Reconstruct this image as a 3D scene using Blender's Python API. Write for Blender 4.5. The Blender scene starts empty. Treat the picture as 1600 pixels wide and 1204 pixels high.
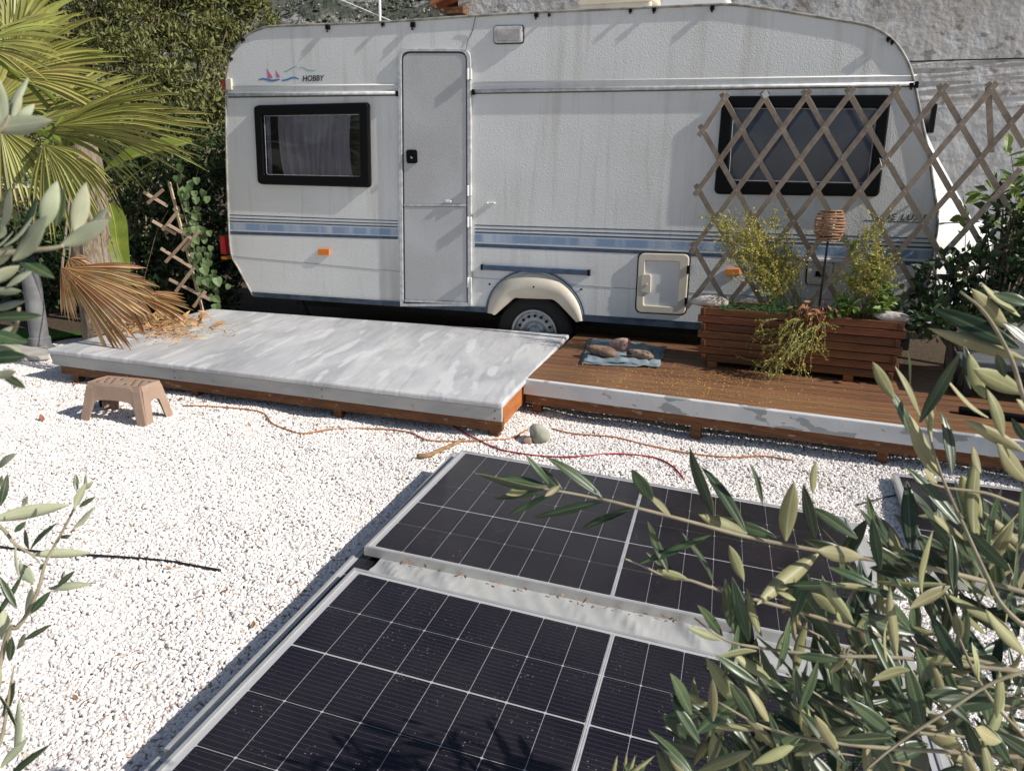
import bpy, bmesh, math, random
import numpy as np
from mathutils import Vector, Matrix
random.seed(7); rng = np.random.default_rng(7)
scene = bpy.context.scene
C = scene.collection

# ------------------------------------------------------------------ camera
F_PX, PITCH, ROLL, CAM_H = 1242.0, math.radians(14.6), math.radians(0.92), 1.46
_up = np.array([math.sin(ROLL)*math.cos(PITCH), -math.cos(ROLL)*math.cos(PITCH), -math.sin(PITCH)])
_fw = np.array([0, 0, 1.0]); _y = _fw-(_fw@_up)*_up; _y /= np.linalg.norm(_y); _x = np.cross(_y, _up)
CM = np.array([_x, _y, _up]); CC = np.array([0, 0, CAM_H])
cam = bpy.data.cameras.new('camera'); cam.sensor_width = 36; cam.lens = F_PX/1600*36
cam.clip_start = 0.05; cam.clip_end = 3000
cam.dof.use_dof = True; cam.dof.focus_distance = 4.6; cam.dof.aperture_fstop = 15
camo = bpy.data.objects.new('camera', cam); C.objects.link(camo)
r_, d_, f_ = CM[:, 0], CM[:, 1], CM[:, 2]
camo.matrix_world = Matrix(((r_[0], -d_[0], -f_[0], 0), (r_[1], -d_[1], -f_[1], 0), (r_[2], -d_[2], -f_[2], CAM_H), (0, 0, 0, 1)))
scene.camera = camo

# ------------------------------------------------------------------ light
U = Vector((0.9457, -0.3250, 0)); N = Vector((-0.3250, -0.9457, 0)); UP = Vector((0, 0, 1))   # caravan length, outward normal
SUN = (U*0.80+UP*0.58+N*0.085).normalized()
world = bpy.data.worlds.new('World'); scene.world = world; world.use_nodes = True
wn = world.node_tree.nodes; wn.clear()
sky = wn.new('ShaderNodeTexSky'); sky.sky_type = 'NISHITA'; sky.sun_disc = False
sky.sun_elevation = math.asin(SUN.z); sky.sun_rotation = math.atan2(SUN.x, SUN.y)
bg = wn.new('ShaderNodeBackground'); bg.inputs[1].default_value = 0.085
wo = wn.new('ShaderNodeOutputWorld')
world.node_tree.links.new(sky.outputs[0], bg.inputs[0]); world.node_tree.links.new(bg.outputs[0], wo.inputs[0])
sl = bpy.data.lights.new('sun', 'SUN'); sl.energy = 5.0; sl.angle = math.radians(0.5); sl.color = (1, 0.955, 0.89)
so = bpy.data.objects.new('sun', sl); C.objects.link(so); so.rotation_euler = SUN.to_track_quat('Z', 'Y').to_euler(); so.location = (6, -2, 9)
vs = scene.view_settings; vs.view_transform = 'Standard'; vs.look = 'None'; vs.exposure = 0.12; vs.gamma = 1
scene.cycles.use_denoising = True; scene.cycles.max_bounces = 8; scene.cycles.transparent_max_bounces = 12

# ------------------------------------------------------------------ pixel helpers (photo pixels -> rays)
def ray(u, v): return CM@np.array([(u-800)/F_PX, (v-602)/F_PX, 1.0])
def onz(u, v, z=0.0):
    d = ray(u, v); return Vector(CC+d*((z-CAM_H)/d[2]))
def onpl(u, v, p, n):
    d = ray(u, v); n = np.array(n); return Vector(CC+d*(((np.array(p)-CC)@n)/(d@n)))
def dep(u, v, z):                       # at distance z along the view axis
    return Vector(CC+ray(u, v)*z)
DECK_Z = 0.236
P0 = onz(890, 522, DECK_Z)+N*0.04       # a point of the caravan's side wall
def cw(u, v, off=0.0): return onpl(u, v, P0+N*off, N)       # plane parallel to the caravan side, off metres in front of it

# ------------------------------------------------------------------ mesh helpers
class MB:
    def __init__(s): s.v = []; s.f = []; s.m = []
    def add(s, vs, fs, m=0):
        o = len(s.v); s.v += [tuple(x) for x in vs]; s.f += [tuple(i+o for i in f) for f in fs]; s.m += [m]*len(fs); return s
    def box(s, c, ax, ay, az, m=0):     # centre and three half-axis vectors
        c, ax, ay, az = map(Vector, (c, ax, ay, az))
        vs = [c+ax*i+ay*j+az*k for i in (-1, 1) for j in (-1, 1) for k in (-1, 1)]
        return s.add(vs, [(0, 1, 3, 2), (4, 6, 7, 5), (0, 4, 5, 1), (2, 3, 7, 6), (0, 2, 6, 4), (1, 5, 7, 3)], m)
    def prism(s, poly, d, m=0):
        n = len(poly); d = Vector(d); a = [Vector(p) for p in poly]; b = [p+d for p in a]
        return s.add(a+b, [tuple(range(n))[::-1], tuple(range(n, 2*n))]+[(i, (i+1) % n, n+(i+1) % n, n+i) for i in range(n)], m)
    def ring(s, outer, inner, d, m=0):  # flat ring between two loops with equal counts, extruded by d
        n = len(outer); d = Vector(d)
        a = [Vector(p) for p in outer]; b = [Vector(p) for p in inner]; vs = a+b+[p+d for p in a]+[p+d for p in b]; fs = []
        for i in range(n):
            j = (i+1) % n
            fs += [(i, n+i, n+j, j), (2*n+i, 2*n+j, 3*n+j, 3*n+i), (i, j, 2*n+j, 2*n+i), (n+i, 3*n+i, 3*n+j, n+j)]
        return s.add(vs, fs, m)
    def tube(s, pts, rad, k=6, m=0, cap=True):
        pts = [Vector(p) for p in pts]; n = len(pts)
        if not hasattr(rad, '__len__'): rad = [rad]*n
        vs = []; ref = None
        for i, p in enumerate(pts):
            t = (pts[min(i+1, n-1)]-pts[max(i-1, 0)]).normalized()
            if ref is None: ref = t.orthogonal().normalized()
            ref = (ref-t*ref.dot(t)); ref = ref.normalized() if ref.length > 1e-6 else t.orthogonal().normalized()
            b = t.cross(ref)
            vs += [p+(ref*math.cos(2*math.pi*q/k)+b*math.sin(2*math.pi*q/k))*rad[i] for q in range(k)]
        fs = [(i*k+q, i*k+(q+1) % k, (i+1)*k+(q+1) % k, (i+1)*k+q) for i in range(n-1) for q in range(k)]
        if cap: fs += [tuple(range(k))[::-1], tuple(range((n-1)*k, n*k))]
        return s.add(vs, fs, m)
    def lathe(s, c, axis, prof, k=32, m=0):  # prof: (radius, height along axis)
        c = Vector(c); axis = Vector(axis).normalized(); a = axis.orthogonal().normalized(); b = axis.cross(a); n = len(prof)
        vs = [c+axis*h+(a*math.cos(2*math.pi*q/k)+b*math.sin(2*math.pi*q/k))*r for r, h in prof for q in range(k)]
        return s.add(vs, [(i*k+q, i*k+(q+1) % k, (i+1)*k+(q+1) % k, (i+1)*k+q) for i in range(n-1) for q in range(k)], m)
    def grid(s, P, m=0):                # P[i][j] points
        n, k = len(P), len(P[0]); return s.add([p for r in P for p in r], [(i*k+j, (i+1)*k+j, (i+1)*k+j+1, i*k+j+1) for i in range(n-1) for j in range(k-1)], m)
    def build(s, name, mats, parent=None, smooth=False, bevel=0, recalc=True):
        if not isinstance(mats, (list, tuple)): mats = [mats]
        V = np.array(s.v, dtype=float); c = (V.min(0)+V.max(0))/2
        me = bpy.data.meshes.new(name); me.from_pydata((V-c).tolist(), [], s.f)
        for m in mats: me.materials.append(m)
        me.polygons.foreach_set('material_index', s.m)
        if recalc:
            b = bmesh.new(); b.from_mesh(me); bmesh.ops.recalc_face_normals(b, faces=b.faces); b.to_mesh(me); b.free()
        if smooth: me.polygons.foreach_set('use_smooth', [True]*len(me.polygons))
        o = bpy.data.objects.new(name, me); C.objects.link(o); put(o, c, parent)
        if bevel:
            b = o.modifiers.new('bevel', 'BEVEL'); b.width = bevel; b.segments = 2; b.limit_method = 'ANGLE'; b.angle_limit = math.radians(40)
        return o
WLOC = {}
def put(o, c, parent=None):             # world position; parents are never rotated
    c = Vector(c); WLOC[o.name] = c
    if parent is not None: o.parent = parent; o.location = c-WLOC[parent.name]
    else: o.location = c
def place(name, me, mw, parent):        # an object that shares mesh data, with a world matrix
    o = bpy.data.objects.new(name, me); C.objects.link(o); o.parent = parent
    t = Matrix.Translation(-WLOC[parent.name]); o.matrix_basis = t@mw; WLOC[o.name] = mw.translation.copy(); return o
def thing(name, label, cat, loc, group=None):
    o = bpy.data.objects.new(name, None); C.objects.link(o); o.empty_display_size = 0.1; put(o, loc); return tag(o, label, cat, group)
def tag(o, label=None, cat=None, group=None, kind=None):
    if label: o['label'] = label
    if cat: o['category'] = cat
    if group: o['group'] = group
    if kind: o['kind'] = kind
    return o
def frame(o, x, y, z):                  # matrix from origin and axes
    return Matrix(((x[0], y[0], z[0], o[0]), (x[1], y[1], z[1], o[1]), (x[2], y[2], z[2], o[2]), (0, 0, 0, 1)))
def smoothline(pts, n=6):               # Catmull-Rom through points
    P = [Vector(p) for p in pts]; P = [P[0]*2-P[1]]+P+[P[-1]*2-P[-2]]; out = []
    for i in range(1, len(P)-2):
        a, b, c, d = P[i-1:i+3]
        for k in range(n):
            t = k/n; out.append(0.5*((2*b)+(c-a)*t+(2*a-5*b+4*c-d)*t*t+(3*b-a-3*c+d)*t**3))
    return out+[P[-2]]
def rrect(a, b, c, d, r, k=5):          # rounded quad in any 2-D coordinates; corners in order
    P = [Vector(p) for p in (a, b, c, d)]; out = []
    for i in range(4):
        p, q, s = P[i-1], P[i], P[(i+1) % 4]
        e1 = (p-q).normalized(); e2 = (s-q).normalized(); A = q+e1*r; B = q+e2*r
        for j in range(k+1):
            t = j/k; out.append(A*(1-t)**2+q*2*t*(1-t)+B*t*t)
    return out

# ------------------------------------------------------------------ materials
def mat(name, col, rough=0.6, spec=0.5, metal=0, col2=None, scale=5, detail=6, stretch=(1, 1, 1), lo=0.4, hi=0.6, bump=0, bscale=None, bkind='noise',
        coord='Object', trans=0, extra=None, coat=0, rot=(0, 0, 0), bstretch=None, bdist=0.01, distort=0):
    m = bpy.data.materials.new(name); m.use_nodes = True; nt = m.node_tree; n = nt.nodes; L = nt.links
    b = n['Principled BSDF']; b.inputs['Roughness'].default_value = rough; b.inputs['Metallic'].default_value = metal
    b.inputs['Specular IOR Level'].default_value = spec; b.inputs['Base Color'].default_value = (*col, 1)
    b.inputs['Coat Weight'].default_value = coat
    tc = n.new('ShaderNodeTexCoord')
    def noise(sc, st, det=detail, rt=rot, dist=0):
        mp = n.new('ShaderNodeMapping'); mp.inputs['Scale'].default_value = st; src = tc.outputs[coord]
        if any(rt):
            m0 = n.new('ShaderNodeMapping'); m0.inputs['Rotation'].default_value = rt; L.new(src, m0.inputs[0]); src = m0.outputs[0]
        L.new(src, mp.inputs[0]); t = n.new('ShaderNodeTexNoise'); t.inputs['Scale'].default_value = sc; t.inputs['Detail'].default_value = det
        t.inputs['Distortion'].default_value = dist; L.new(mp.outputs[0], t.inputs['Vector']); return t
    cur = None
    if col2 is not None:
        t = noise(scale, stretch, dist=distort); r = n.new('ShaderNodeValToRGB'); r.color_ramp.elements[0].position = lo; r.color_ramp.elements[1].position = hi
        r.color_ramp.elements[0].color = (*col, 1); r.color_ramp.elements[1].color = (*col2, 1); L.new(t.outputs[0], r.inputs[0]); cur = r.outputs[0]
    for e in (extra or []):             # (colour, scale, stretch, lo, hi, amount): further patches over the base
        t = noise(e[1], e[2]); r = n.new('ShaderNodeMapRange'); r.inputs[1].default_value = e[3]; r.inputs[2].default_value = e[4]; r.inputs[4].default_value = e[5]
        L.new(t.outputs[0], r.inputs[0]); x = n.new('ShaderNodeMix'); x.data_type = 'RGBA'; L.new(r.outputs[0], x.inputs[0])
        if cur is not None: L.new(cur, x.inputs[6])
        else: x.inputs[6].default_value = (*col, 1)
        x.inputs[7].default_value = (*e[0], 1); cur = x.outputs[2]
    if cur is not None: L.new(cur, b.inputs['Base Color'])
    if bump:
        if bkind == 'voronoi':
            mp = n.new('ShaderNodeMapping'); mp.inputs['Scale'].default_value = bstretch or (1, 1, 1); L.new(tc.outputs[coord], mp.inputs[0])
            t = n.new('ShaderNodeTexVoronoi'); t.feature = 'SMOOTH_F1'; t.inputs['Scale'].default_value = bscale; L.new(mp.outputs[0], t.inputs['Vector'])
        else: t = noise(bscale or scale*3, bstretch or stretch, 5)
        bp = n.new('ShaderNodeBump'); bp.inputs['Strength'].default_value = bump; bp.inputs['Distance'].default_value = bdist
        L.new(t.outputs[0], bp.inputs['Height']); L.new(bp.outputs[0], b.inputs['Normal'])
    if trans:
        o = n['Material Output']; tr = n.new('ShaderNodeBsdfTranslucent'); mx = n.new('ShaderNodeMixShader'); mx.inputs[0].default_value = trans
        tr.inputs[0].default_value = (*col, 1)
        if cur is not None: L.new(cur, tr.inputs[0])
        L.new(b.outputs[0], mx.inputs[1]); L.new(tr.outputs[0], mx.inputs[2]); L.new(mx.outputs[0], o.inputs[0])
    return m
def inst_var(m, amount=0.25, hue=0.02):  # per-object brightness and hue variation
    nt = m.node_tree; n = nt.nodes; L = nt.links; b = n['Principled BSDF']; inp = b.inputs['Base Color']
    h = n.new('ShaderNodeHueSaturation'); oi = n.new('ShaderNodeObjectInfo')
    a = n.new('ShaderNodeMapRange'); a.inputs[3].default_value = 1-amount; a.inputs[4].default_value = 1+amount; L.new(oi.outputs['Random'], a.inputs[0])
    w = n.new('ShaderNodeTexWhiteNoise'); w.noise_dimensions = '1D'; L.new(oi.outputs['Random'], w.inputs['W'])
    a2 = n.new('ShaderNodeMapRange'); a2.inputs[3].default_value = 0.5-hue; a2.inputs[4].default_value = 0.5+hue; L.new(w.outputs[0], a2.inputs[0])
    L.new(a.outputs[0], h.inputs['Value']); L.new(a2.outputs[0], h.inputs['Hue'])
    if inp.links: L.new(inp.links[0].from_socket, h.inputs['Color'])
    else: h.inputs['Color'].default_value = inp.default_value
    L.new(h.outputs[0], inp); return m
def stone_var(m):                        # mostly white stones, some grey, a few tan ones
    nt = m.node_tree; n = nt.nodes; L = nt.links; b = n['Principled BSDF']; inp = b.inputs['Base Color']; oi = n.new('ShaderNodeObjectInfo')
    r = n.new('ShaderNodeValToRGB'); r.color_ramp.interpolation = 'CONSTANT'; el = r.color_ramp.elements; el[0].position = 0; el[0].color = (0.70, 0.58, 0.50, 1); el[1].position = 0.015; el[1].color = (0.74, 0.73, 0.72, 1)
    for p, c in ((0.06, (0.90, 0.89, 0.88)), (0.25, (1, 0.99, 0.98)), (0.70, (0.97, 0.95, 0.935)), (0.93, (0.93, 0.88, 0.83))): e = el.new(p); e.color = (*c, 1)
    L.new(oi.outputs['Random'], r.inputs[0]); x = n.new('ShaderNodeMix'); x.data_type = 'RGBA'; x.blend_type = 'MULTIPLY'; x.inputs[0].default_value = 1
    L.new(inp.links[0].from_socket, x.inputs[6]); L.new(r.outputs[0], x.inputs[7]); L.new(x.outputs[2], inp); return m
def vein(m, col):                        # paler midrib along a leaf
    nt = m.node_tree; n = nt.nodes; L = nt.links; b = n['Principled BSDF']; inp = b.inputs['Base Color']; tc = n.new('ShaderNodeTexCoord'); sx = n.new('ShaderNodeSeparateXYZ'); L.new(tc.outputs['Object'], sx.inputs[0])
    a = n.new('ShaderNodeMath'); a.operation = 'ABSOLUTE'; L.new(sx.outputs[0], a.inputs[0]); r = n.new('ShaderNodeMapRange'); r.inputs[1].default_value = 0.004; r.inputs[2].default_value = 0.014; r.inputs[3].default_value = 0.65; r.inputs[4].default_value = 0; L.new(a.outputs[0], r.inputs[0])
    x = n.new('ShaderNodeMix'); x.data_type = 'RGBA'; L.new(r.outputs[0], x.inputs[0]); L.new(inp.links[0].from_socket, x.inputs[6]); x.inputs[7].default_value = (*col, 1); L.new(x.outputs[2], inp); return m
def face_var(m, amount=0.35):           # variation between the loose leaves of one mesh (random per island)
    nt = m.node_tree; n = nt.nodes; L = nt.links; b = n['Principled BSDF']; inp = b.inputs['Base Color']
    h = n.new('ShaderNodeHueSaturation'); g = n.new('ShaderNodeNewGeometry')
    a = n.new('ShaderNodeMapRange'); a.inputs[3].default_value = 1-amount; a.inputs[4].default_value = 1+amount; L.new(g.outputs['Random Per Island'], a.inputs[0])
    w = n.new('ShaderNodeTexWhiteNoise'); w.noise_dimensions = '1D'; L.new(g.outputs['Random Per Island'], w.inputs['W'])
    a2 = n.new('ShaderNodeMapRange'); a2.inputs[3].default_value = 0.475; a2.inputs[4].default_value = 0.52; L.new(w.outputs[0], a2.inputs[0])
    L.new(a.outputs[0], h.inputs['Value']); L.new(a2.outputs[0], h.inputs['Hue'])
    if inp.links: L.new(inp.links[0].from_socket, h.inputs['Color'])
    else: h.inputs['Color'].default_value = inp.default_value
    L.new(h.outputs[0], inp)
    for x in n:
        if x.type == 'BSDF_TRANSLUCENT': L.new(h.outputs[0], x.inputs[0])
    return m
def glassy(name, tint=(0.9, 0.9, 0.9), rough=0.03, ior=1.45, fac=1.0, dust=0.0):   # thin sheet: transparent plus mirror by Fresnel, a little dust
    m = bpy.data.materials.new(name); m.use_nodes = True; n = m.node_tree.nodes; L = m.node_tree.links; n.clear()
    o = n.new('ShaderNodeOutputMaterial'); t = n.new('ShaderNodeBsdfTransparent'); t.inputs[0].default_value = (*tint, 1)
    g = n.new('ShaderNodeBsdfGlossy'); g.inputs['Roughness'].default_value = rough; lw = n.new('ShaderNodeLayerWeight'); pw = n.new('ShaderNodeMath'); pw.operation = 'POWER'; pw.inputs[1].default_value = 5.0; L.new(lw.outputs['Facing'], pw.inputs[0])
    r0 = ((ior-1)/(ior+1))**2; fr = n.new('ShaderNodeMapRange'); fr.inputs[3].default_value = r0; L.new(pw.outputs[0], fr.inputs[0])   # Schlick, the same from both sides
    k = n.new('ShaderNodeMath'); k.operation = 'MULTIPLY'; k.inputs[1].default_value = fac; L.new(fr.outputs[0], k.inputs[0])
    mx = n.new('ShaderNodeMixShader'); L.new(k.outputs[0], mx.inputs[0]); L.new(t.outputs[0], mx.inputs[1]); L.new(g.outputs[0], mx.inputs[2]); last = mx.outputs[0]
    if dust:
        d = n.new('ShaderNodeBsdfDiffuse'); d.inputs[0].default_value = (0.55, 0.5, 0.45, 1); tc = n.new('ShaderNodeTexCoord')
        v = n.new('ShaderNodeTexVoronoi'); v.inputs['Scale'].default_value = 70; L.new(tc.outputs['Object'], v.inputs['Vector'])
        c1 = n.new('ShaderNodeMapRange'); c1.inputs[1].default_value = 0.10; c1.inputs[2].default_value = 0.17; c1.inputs[3].default_value = 0.35; c1.inputs[4].default_value = 0.0; L.new(v.outputs['Distance'], c1.inputs[0])
        nz = n.new('ShaderNodeTexNoise'); nz.inputs['Scale'].default_value = 9; L.new(tc.outputs['Object'], nz.inputs['Vector'])
        c2 = n.new('ShaderNodeMapRange'); c2.inputs[1].default_value = 0.48; c2.inputs[2].default_value = 0.66; L.new(nz.outputs[0], c2.inputs[0])
        mu = n.new('ShaderNodeMath'); mu.operation = 'MULTIPLY'; L.new(c1.outputs[0], mu.inputs[0]); L.new(c2.outputs[0], mu.inputs[1])
        nz2 = n.new('ShaderNodeTexNoise'); nz2.inputs['Scale'].default_value = 3; nz2.inputs['Detail'].default_value = 8; L.new(tc.outputs['Object'], nz2.inputs['Vector'])
        c3 = n.new('ShaderNodeMapRange'); c3.inputs[1].default_value = 0.4; c3.inputs[2].default_value = 0.8; c3.inputs[4].default_value = dust; L.new(nz2.outputs[0], c3.inputs[0])
        ad = n.new('ShaderNodeMath'); ad.operation = 'ADD'; ad.use_clamp = True; L.new(mu.outputs[0], ad.inputs[0]); L.new(c3.outputs[0], ad.inputs[1])
        m2 = n.new('ShaderNodeMixShader'); L.new(ad.outputs[0], m2.inputs[0]); L.new(last, m2.inputs[1]); L.new(d.outputs[0], m2.inputs[2]); last = m2.outputs[0]
    L.new(last, o.inputs[0]); return m

M = {}
M['gravel_bed'] = mat('gravel_bed', (0.46, 0.42, 0.38), 0.95, 0.2, col2=(0.66, 0.62, 0.58), scale=60, bump=0.6, bscale=90)
M['pebble'] = stone_var(mat('pebble', (0.83, 0.80, 0.775), 0.75, 0.3, col2=(0.74, 0.68, 0.64), scale=2.2, lo=0.45, hi=0.75))
M['caravan_white'] = mat('caravan_white', (0.73, 0.73, 0.715), 0.42, 0.45, col2=(0.66, 0.655, 0.63), scale=1.6, lo=0.4, hi=0.75,
    extra=[((0.36, 0.32, 0.25), 5.0, (1.6, 1.6, 0.09), 0.57, 0.82, 0.55), ((0.46, 0.42, 0.35), 14, (1.5, 1.5, 0.10), 0.57, 0.82, 0.5)],
    bump=0.5, bscale=115, bkind='voronoi', bstretch=(1, 1, 1), bdist=0.0030)
M['caravan_door'] = mat('caravan_door', (0.53, 0.53, 0.53), 0.5, 0.4, col2=(0.47, 0.465, 0.46), scale=2, bump=0.6, bscale=130, bkind='voronoi', bdist=0.0028)
M['caravan_smooth'] = mat('caravan_smooth', (0.74, 0.74, 0.73), 0.4, 0.45, col2=(0.66, 0.65, 0.62), scale=3, lo=0.45, hi=0.8, bump=0.05, bscale=40)
M['alu'] = mat('alu', (0.64, 0.64, 0.64), 0.42, 0.5, metal=0.15, col2=(0.48, 0.48, 0.47), scale=20, stretch=(1, 1, 1))
M['edge_trim'] = mat('edge_trim', (0.36, 0.345, 0.30), 0.5, 0.4, col2=(0.20, 0.19, 0.17), scale=14)
M['seam'] = mat('seam', (0.42, 0.42, 0.42), 0.6, 0.3)
M['sill'] = mat('sill', (0.022, 0.038, 0.062), 0.5, 0.4, col2=(0.05, 0.07, 0.10), scale=9)
M['black_plastic'] = mat('black_plastic', (0.005, 0.005, 0.006), 0.42, 0.12)
M['rubber'] = mat('rubber', (0.018, 0.018, 0.018), 0.8, 0.3, bump=0.3, bscale=60)
M['seal'] = mat('seal', (0.05, 0.06, 0.075), 0.6, 0.4)
M['navy'] = mat('navy', (0.045, 0.075, 0.13), 0.5, 0.4, col2=(0.08, 0.12, 0.19), scale=12, lo=0.4, hi=0.8)
M['stripe_blue'] = mat('stripe_blue', (0.22, 0.31, 0.46), 0.5, 0.4, col2=(0.52, 0.56, 0.62), scale=6, stretch=(1.2, 1.2, 0.1), lo=0.48, hi=0.72, bump=0.5, bscale=115, bkind='voronoi', bdist=0.0030)
M['cream'] = mat('cream', (0.66, 0.60, 0.49), 0.45, 0.45, col2=(0.58, 0.51, 0.40), scale=8, lo=0.4, hi=0.8)
M['orange_lens'] = mat('orange_lens', (0.75, 0.22, 0.03), 0.25, 0.5)
M['red_lens'] = mat('red_lens', (0.5, 0.02, 0.02), 0.25, 0.5)
M['lamp_lens'] = mat('lamp_lens', (0.50, 0.48, 0.45), 0.35, 0.5, col2=(0.38, 0.36, 0.34), scale=14, bump=0.3, bscale=150)
M['curtain'] = mat('curtain', (0.40, 0.365, 0.38), 0.9, 0.1, col2=(0.48, 0.44, 0.455), scale=14, stretch=(3, 3, 0.4))
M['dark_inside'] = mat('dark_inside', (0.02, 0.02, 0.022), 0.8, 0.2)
M['blind'] = mat('blind', (0.27, 0.285, 0.34), 0.8, 0.2, col2=(0.35, 0.355, 0.40), scale=3)
M['acrylic'] = glassy('acrylic', (0.74, 0.75, 0.78), 0.05, 1.5, 1.0)
M['steel_rim'] = mat('steel_rim', (0.42, 0.43, 0.44), 0.42, 0.5, metal=0.5, col2=(0.30, 0.29, 0.28), scale=9, lo=0.45, hi=0.75)
M['pink'] = mat('pink', (0.55, 0.16, 0.27), 0.5); M['teal'] = mat('teal', (0.18, 0.42, 0.42), 0.5); M['print_blue'] = mat('print_blue', (0.08, 0.22, 0.45), 0.5)
M['print_black'] = mat('print_black', (0.03, 0.03, 0.035), 0.5)
M['marble'] = mat('marble', (0.42, 0.42, 0.44), 0.36, 0.5, col2=(0.62, 0.62, 0.615), scale=1.5, detail=14, stretch=(2.2, 0.5, 1), rot=(0, 0, 0.12), lo=0.36, hi=0.66, distort=1.2,
    extra=[((0.72, 0.715, 0.71), 3.2, (2.4, 0.45, 1), 0.56, 0.60, 0.75), ((0.70, 0.695, 0.69), 22, (1.8, 0.35, 1), 0.54, 0.70, 0.4), ((0.36, 0.36, 0.38), 9, (2.4, 0.22, 1), 0.56, 0.66, 0.5), ((0.26, 0.24, 0.21), 40, (1.6, 0.5, 1), 0.68, 0.73, 0.5), ((0.42, 0.37, 0.29), 2.4, (1, 1, 1), 0.58, 0.8, 0.4)])
M['fascia'] = mat('fascia', (0.50, 0.49, 0.46), 0.6, 0.3, col2=(0.36, 0.36, 0.36), scale=3, stretch=(1, 1, 3), lo=0.42, hi=0.75, extra=[((0.28, 0.24, 0.19), 18, (1, 1, 2), 0.66, 0.75, 0.5)])
M['brown_beam'] = mat('brown_beam', (0.20, 0.088, 0.038), 0.7, 0.3, col2=(0.115, 0.048, 0.022), scale=3, stretch=(2, 2, 14), lo=0.35, hi=0.7, bump=0.4, bscale=20, bstretch=(1, 1, 12),
    extra=[((0.42, 0.32, 0.24), 26, (0.6, 0.6, 2), 0.62, 0.68, 0.6)])
M['orange_wood'] = mat('orange_wood', (0.42, 0.15, 0.045), 0.6, 0.3, col2=(0.26, 0.09, 0.03), scale=4, stretch=(1, 1, 6), lo=0.4, hi=0.7)
M['peel_white'] = mat('peel_white', (0.66, 0.655, 0.645), 0.6, 0.3, col2=(0.60, 0.60, 0.60), scale=6,
    extra=[((0.33, 0.34, 0.34), 3.4, (1, 1, 2.2), 0.60, 0.61, 0.95), ((0.40, 0.33, 0.26), 17, (0.8, 0.8, 1.6), 0.665, 0.675, 0.8)], bump=0.15, bscale=30)
def wood(name, a, b, sc=(1, 14, 14)): return mat(name, a, 0.65, 0.3, col2=b, scale=3, stretch=sc, lo=0.35, hi=0.68, bump=0.35, bscale=8, bstretch=sc, bdist=0.004)
M['deck_wood'] = inst_var(mat('deck_wood', (0.245, 0.122, 0.058), 0.62, 0.3, col2=(0.135, 0.064, 0.032), scale=2.5, stretch=(1, 9, 9), rot=(0, 0, 0.33), lo=0.35, hi=0.7, bump=0.3, bscale=6, bstretch=(1, 9, 9),
    extra=[((0.34, 0.19, 0.10), 5, (1, 2, 2), 0.6, 0.75, 0.5)]), 0.16, 0.008)
M['planter_wood'] = inst_var(mat('planter_wood', (0.22, 0.082, 0.028), 0.5, 0.4, col2=(0.105, 0.036, 0.014), scale=3, stretch=(1, 10, 10), rot=(0, 0, 0.33), lo=0.35, hi=0.7, bump=0.3, bscale=7, bstretch=(1, 10, 10)), 0.22, 0.008)
M['trellis_wood'] = inst_var(mat('trellis_wood', (0.36, 0.295, 0.23), 0.8, 0.2, col2=(0.25, 0.20, 0.16), scale=3, stretch=(8, 8, 8), lo=0.35, hi=0.7, bump=0.3, bscale=30,
    extra=[((0.10, 0.06, 0.035), 22, (1, 1, 1), 0.68, 0.74, 0.7)]), 0.15, 0.006)
M['pale_wood'] = inst_var(mat('pale_wood', (0.60, 0.45, 0.33), 0.8, 0.2, col2=(0.48, 0.34, 0.24), scale=12), 0.12, 0.006)
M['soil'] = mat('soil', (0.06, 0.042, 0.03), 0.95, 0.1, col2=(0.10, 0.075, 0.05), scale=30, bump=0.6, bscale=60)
M['stool_brown'] = mat('stool_brown', (0.33, 0.225, 0.165), 0.55, 0.35, col2=(0.38, 0.27, 0.205), scale=9, lo=0.35, hi=0.75, bump=0.15, bscale=120)
M['cell'] = mat('cell', (0.016, 0.012, 0.016), 0.30, 0.45, col2=(0.022, 0.016, 0.020), scale=3)
M['backsheet'] = mat('backsheet', (0.44, 0.44, 0.45), 0.6, 0.3)
M['panel_glass'] = glassy('panel_glass', (0.97, 0.97, 0.97), 0.10, 1.24, 0.8, dust=0.020)
M['panel_frame'] = mat('panel_frame', (0.55, 0.545, 0.53), 0.42, 0.5, metal=0.5, col2=(0.44, 0.43, 0.41), scale=12, lo=0.4, hi=0.75)
M['vinyl'] = mat('vinyl', (0.40, 0.40, 0.385), 0.5, 0.35, col2=(0.35, 0.35, 0.34), scale=5, bump=0.1, bscale=40)
M['stone_white'] = mat('stone_white', (0.60, 0.56, 0.50), 0.85, 0.2, col2=(0.45, 0.39, 0.34), scale=8, bump=0.9, bscale=26, bdist=0.01)
M['stone_brown'] = mat('stone_brown', (0.30, 0.20, 0.14), 0.85, 0.2, col2=(0.17, 0.11, 0.08), scale=12, bump=0.8, bscale=30)
M['stone_pink'] = mat('stone_pink', (0.46, 0.33, 0.26), 0.85, 0.2, col2=(0.26, 0.16, 0.14), scale=6, bump=0.6, bscale=30)
M['stone_speckled'] = mat('stone_speckled', (0.30, 0.22, 0.15), 0.85, 0.2, col2=(0.07, 0.05, 0.04), scale=30, lo=0.5, hi=0.6, bump=0.9, bscale=40)
M['stone_grey'] = mat('stone_grey', (0.42, 0.40, 0.33), 0.85, 0.2, col2=(0.28, 0.28, 0.22), scale=9, bump=0.7, bscale=30)
M['cloth'] = mat('cloth', (0.16, 0.20, 0.225), 0.9, 0.1, col2=(0.23, 0.28, 0.30), scale=9, bump=0.3, bscale=180)
M['rattan'] = mat('rattan', (0.38, 0.21, 0.12), 0.55, 0.35, col2=(0.25, 0.13, 0.07), scale=30)
M['black_metal'] = mat('black_metal', (0.02, 0.02, 0.02), 0.5, 0.4)
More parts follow.
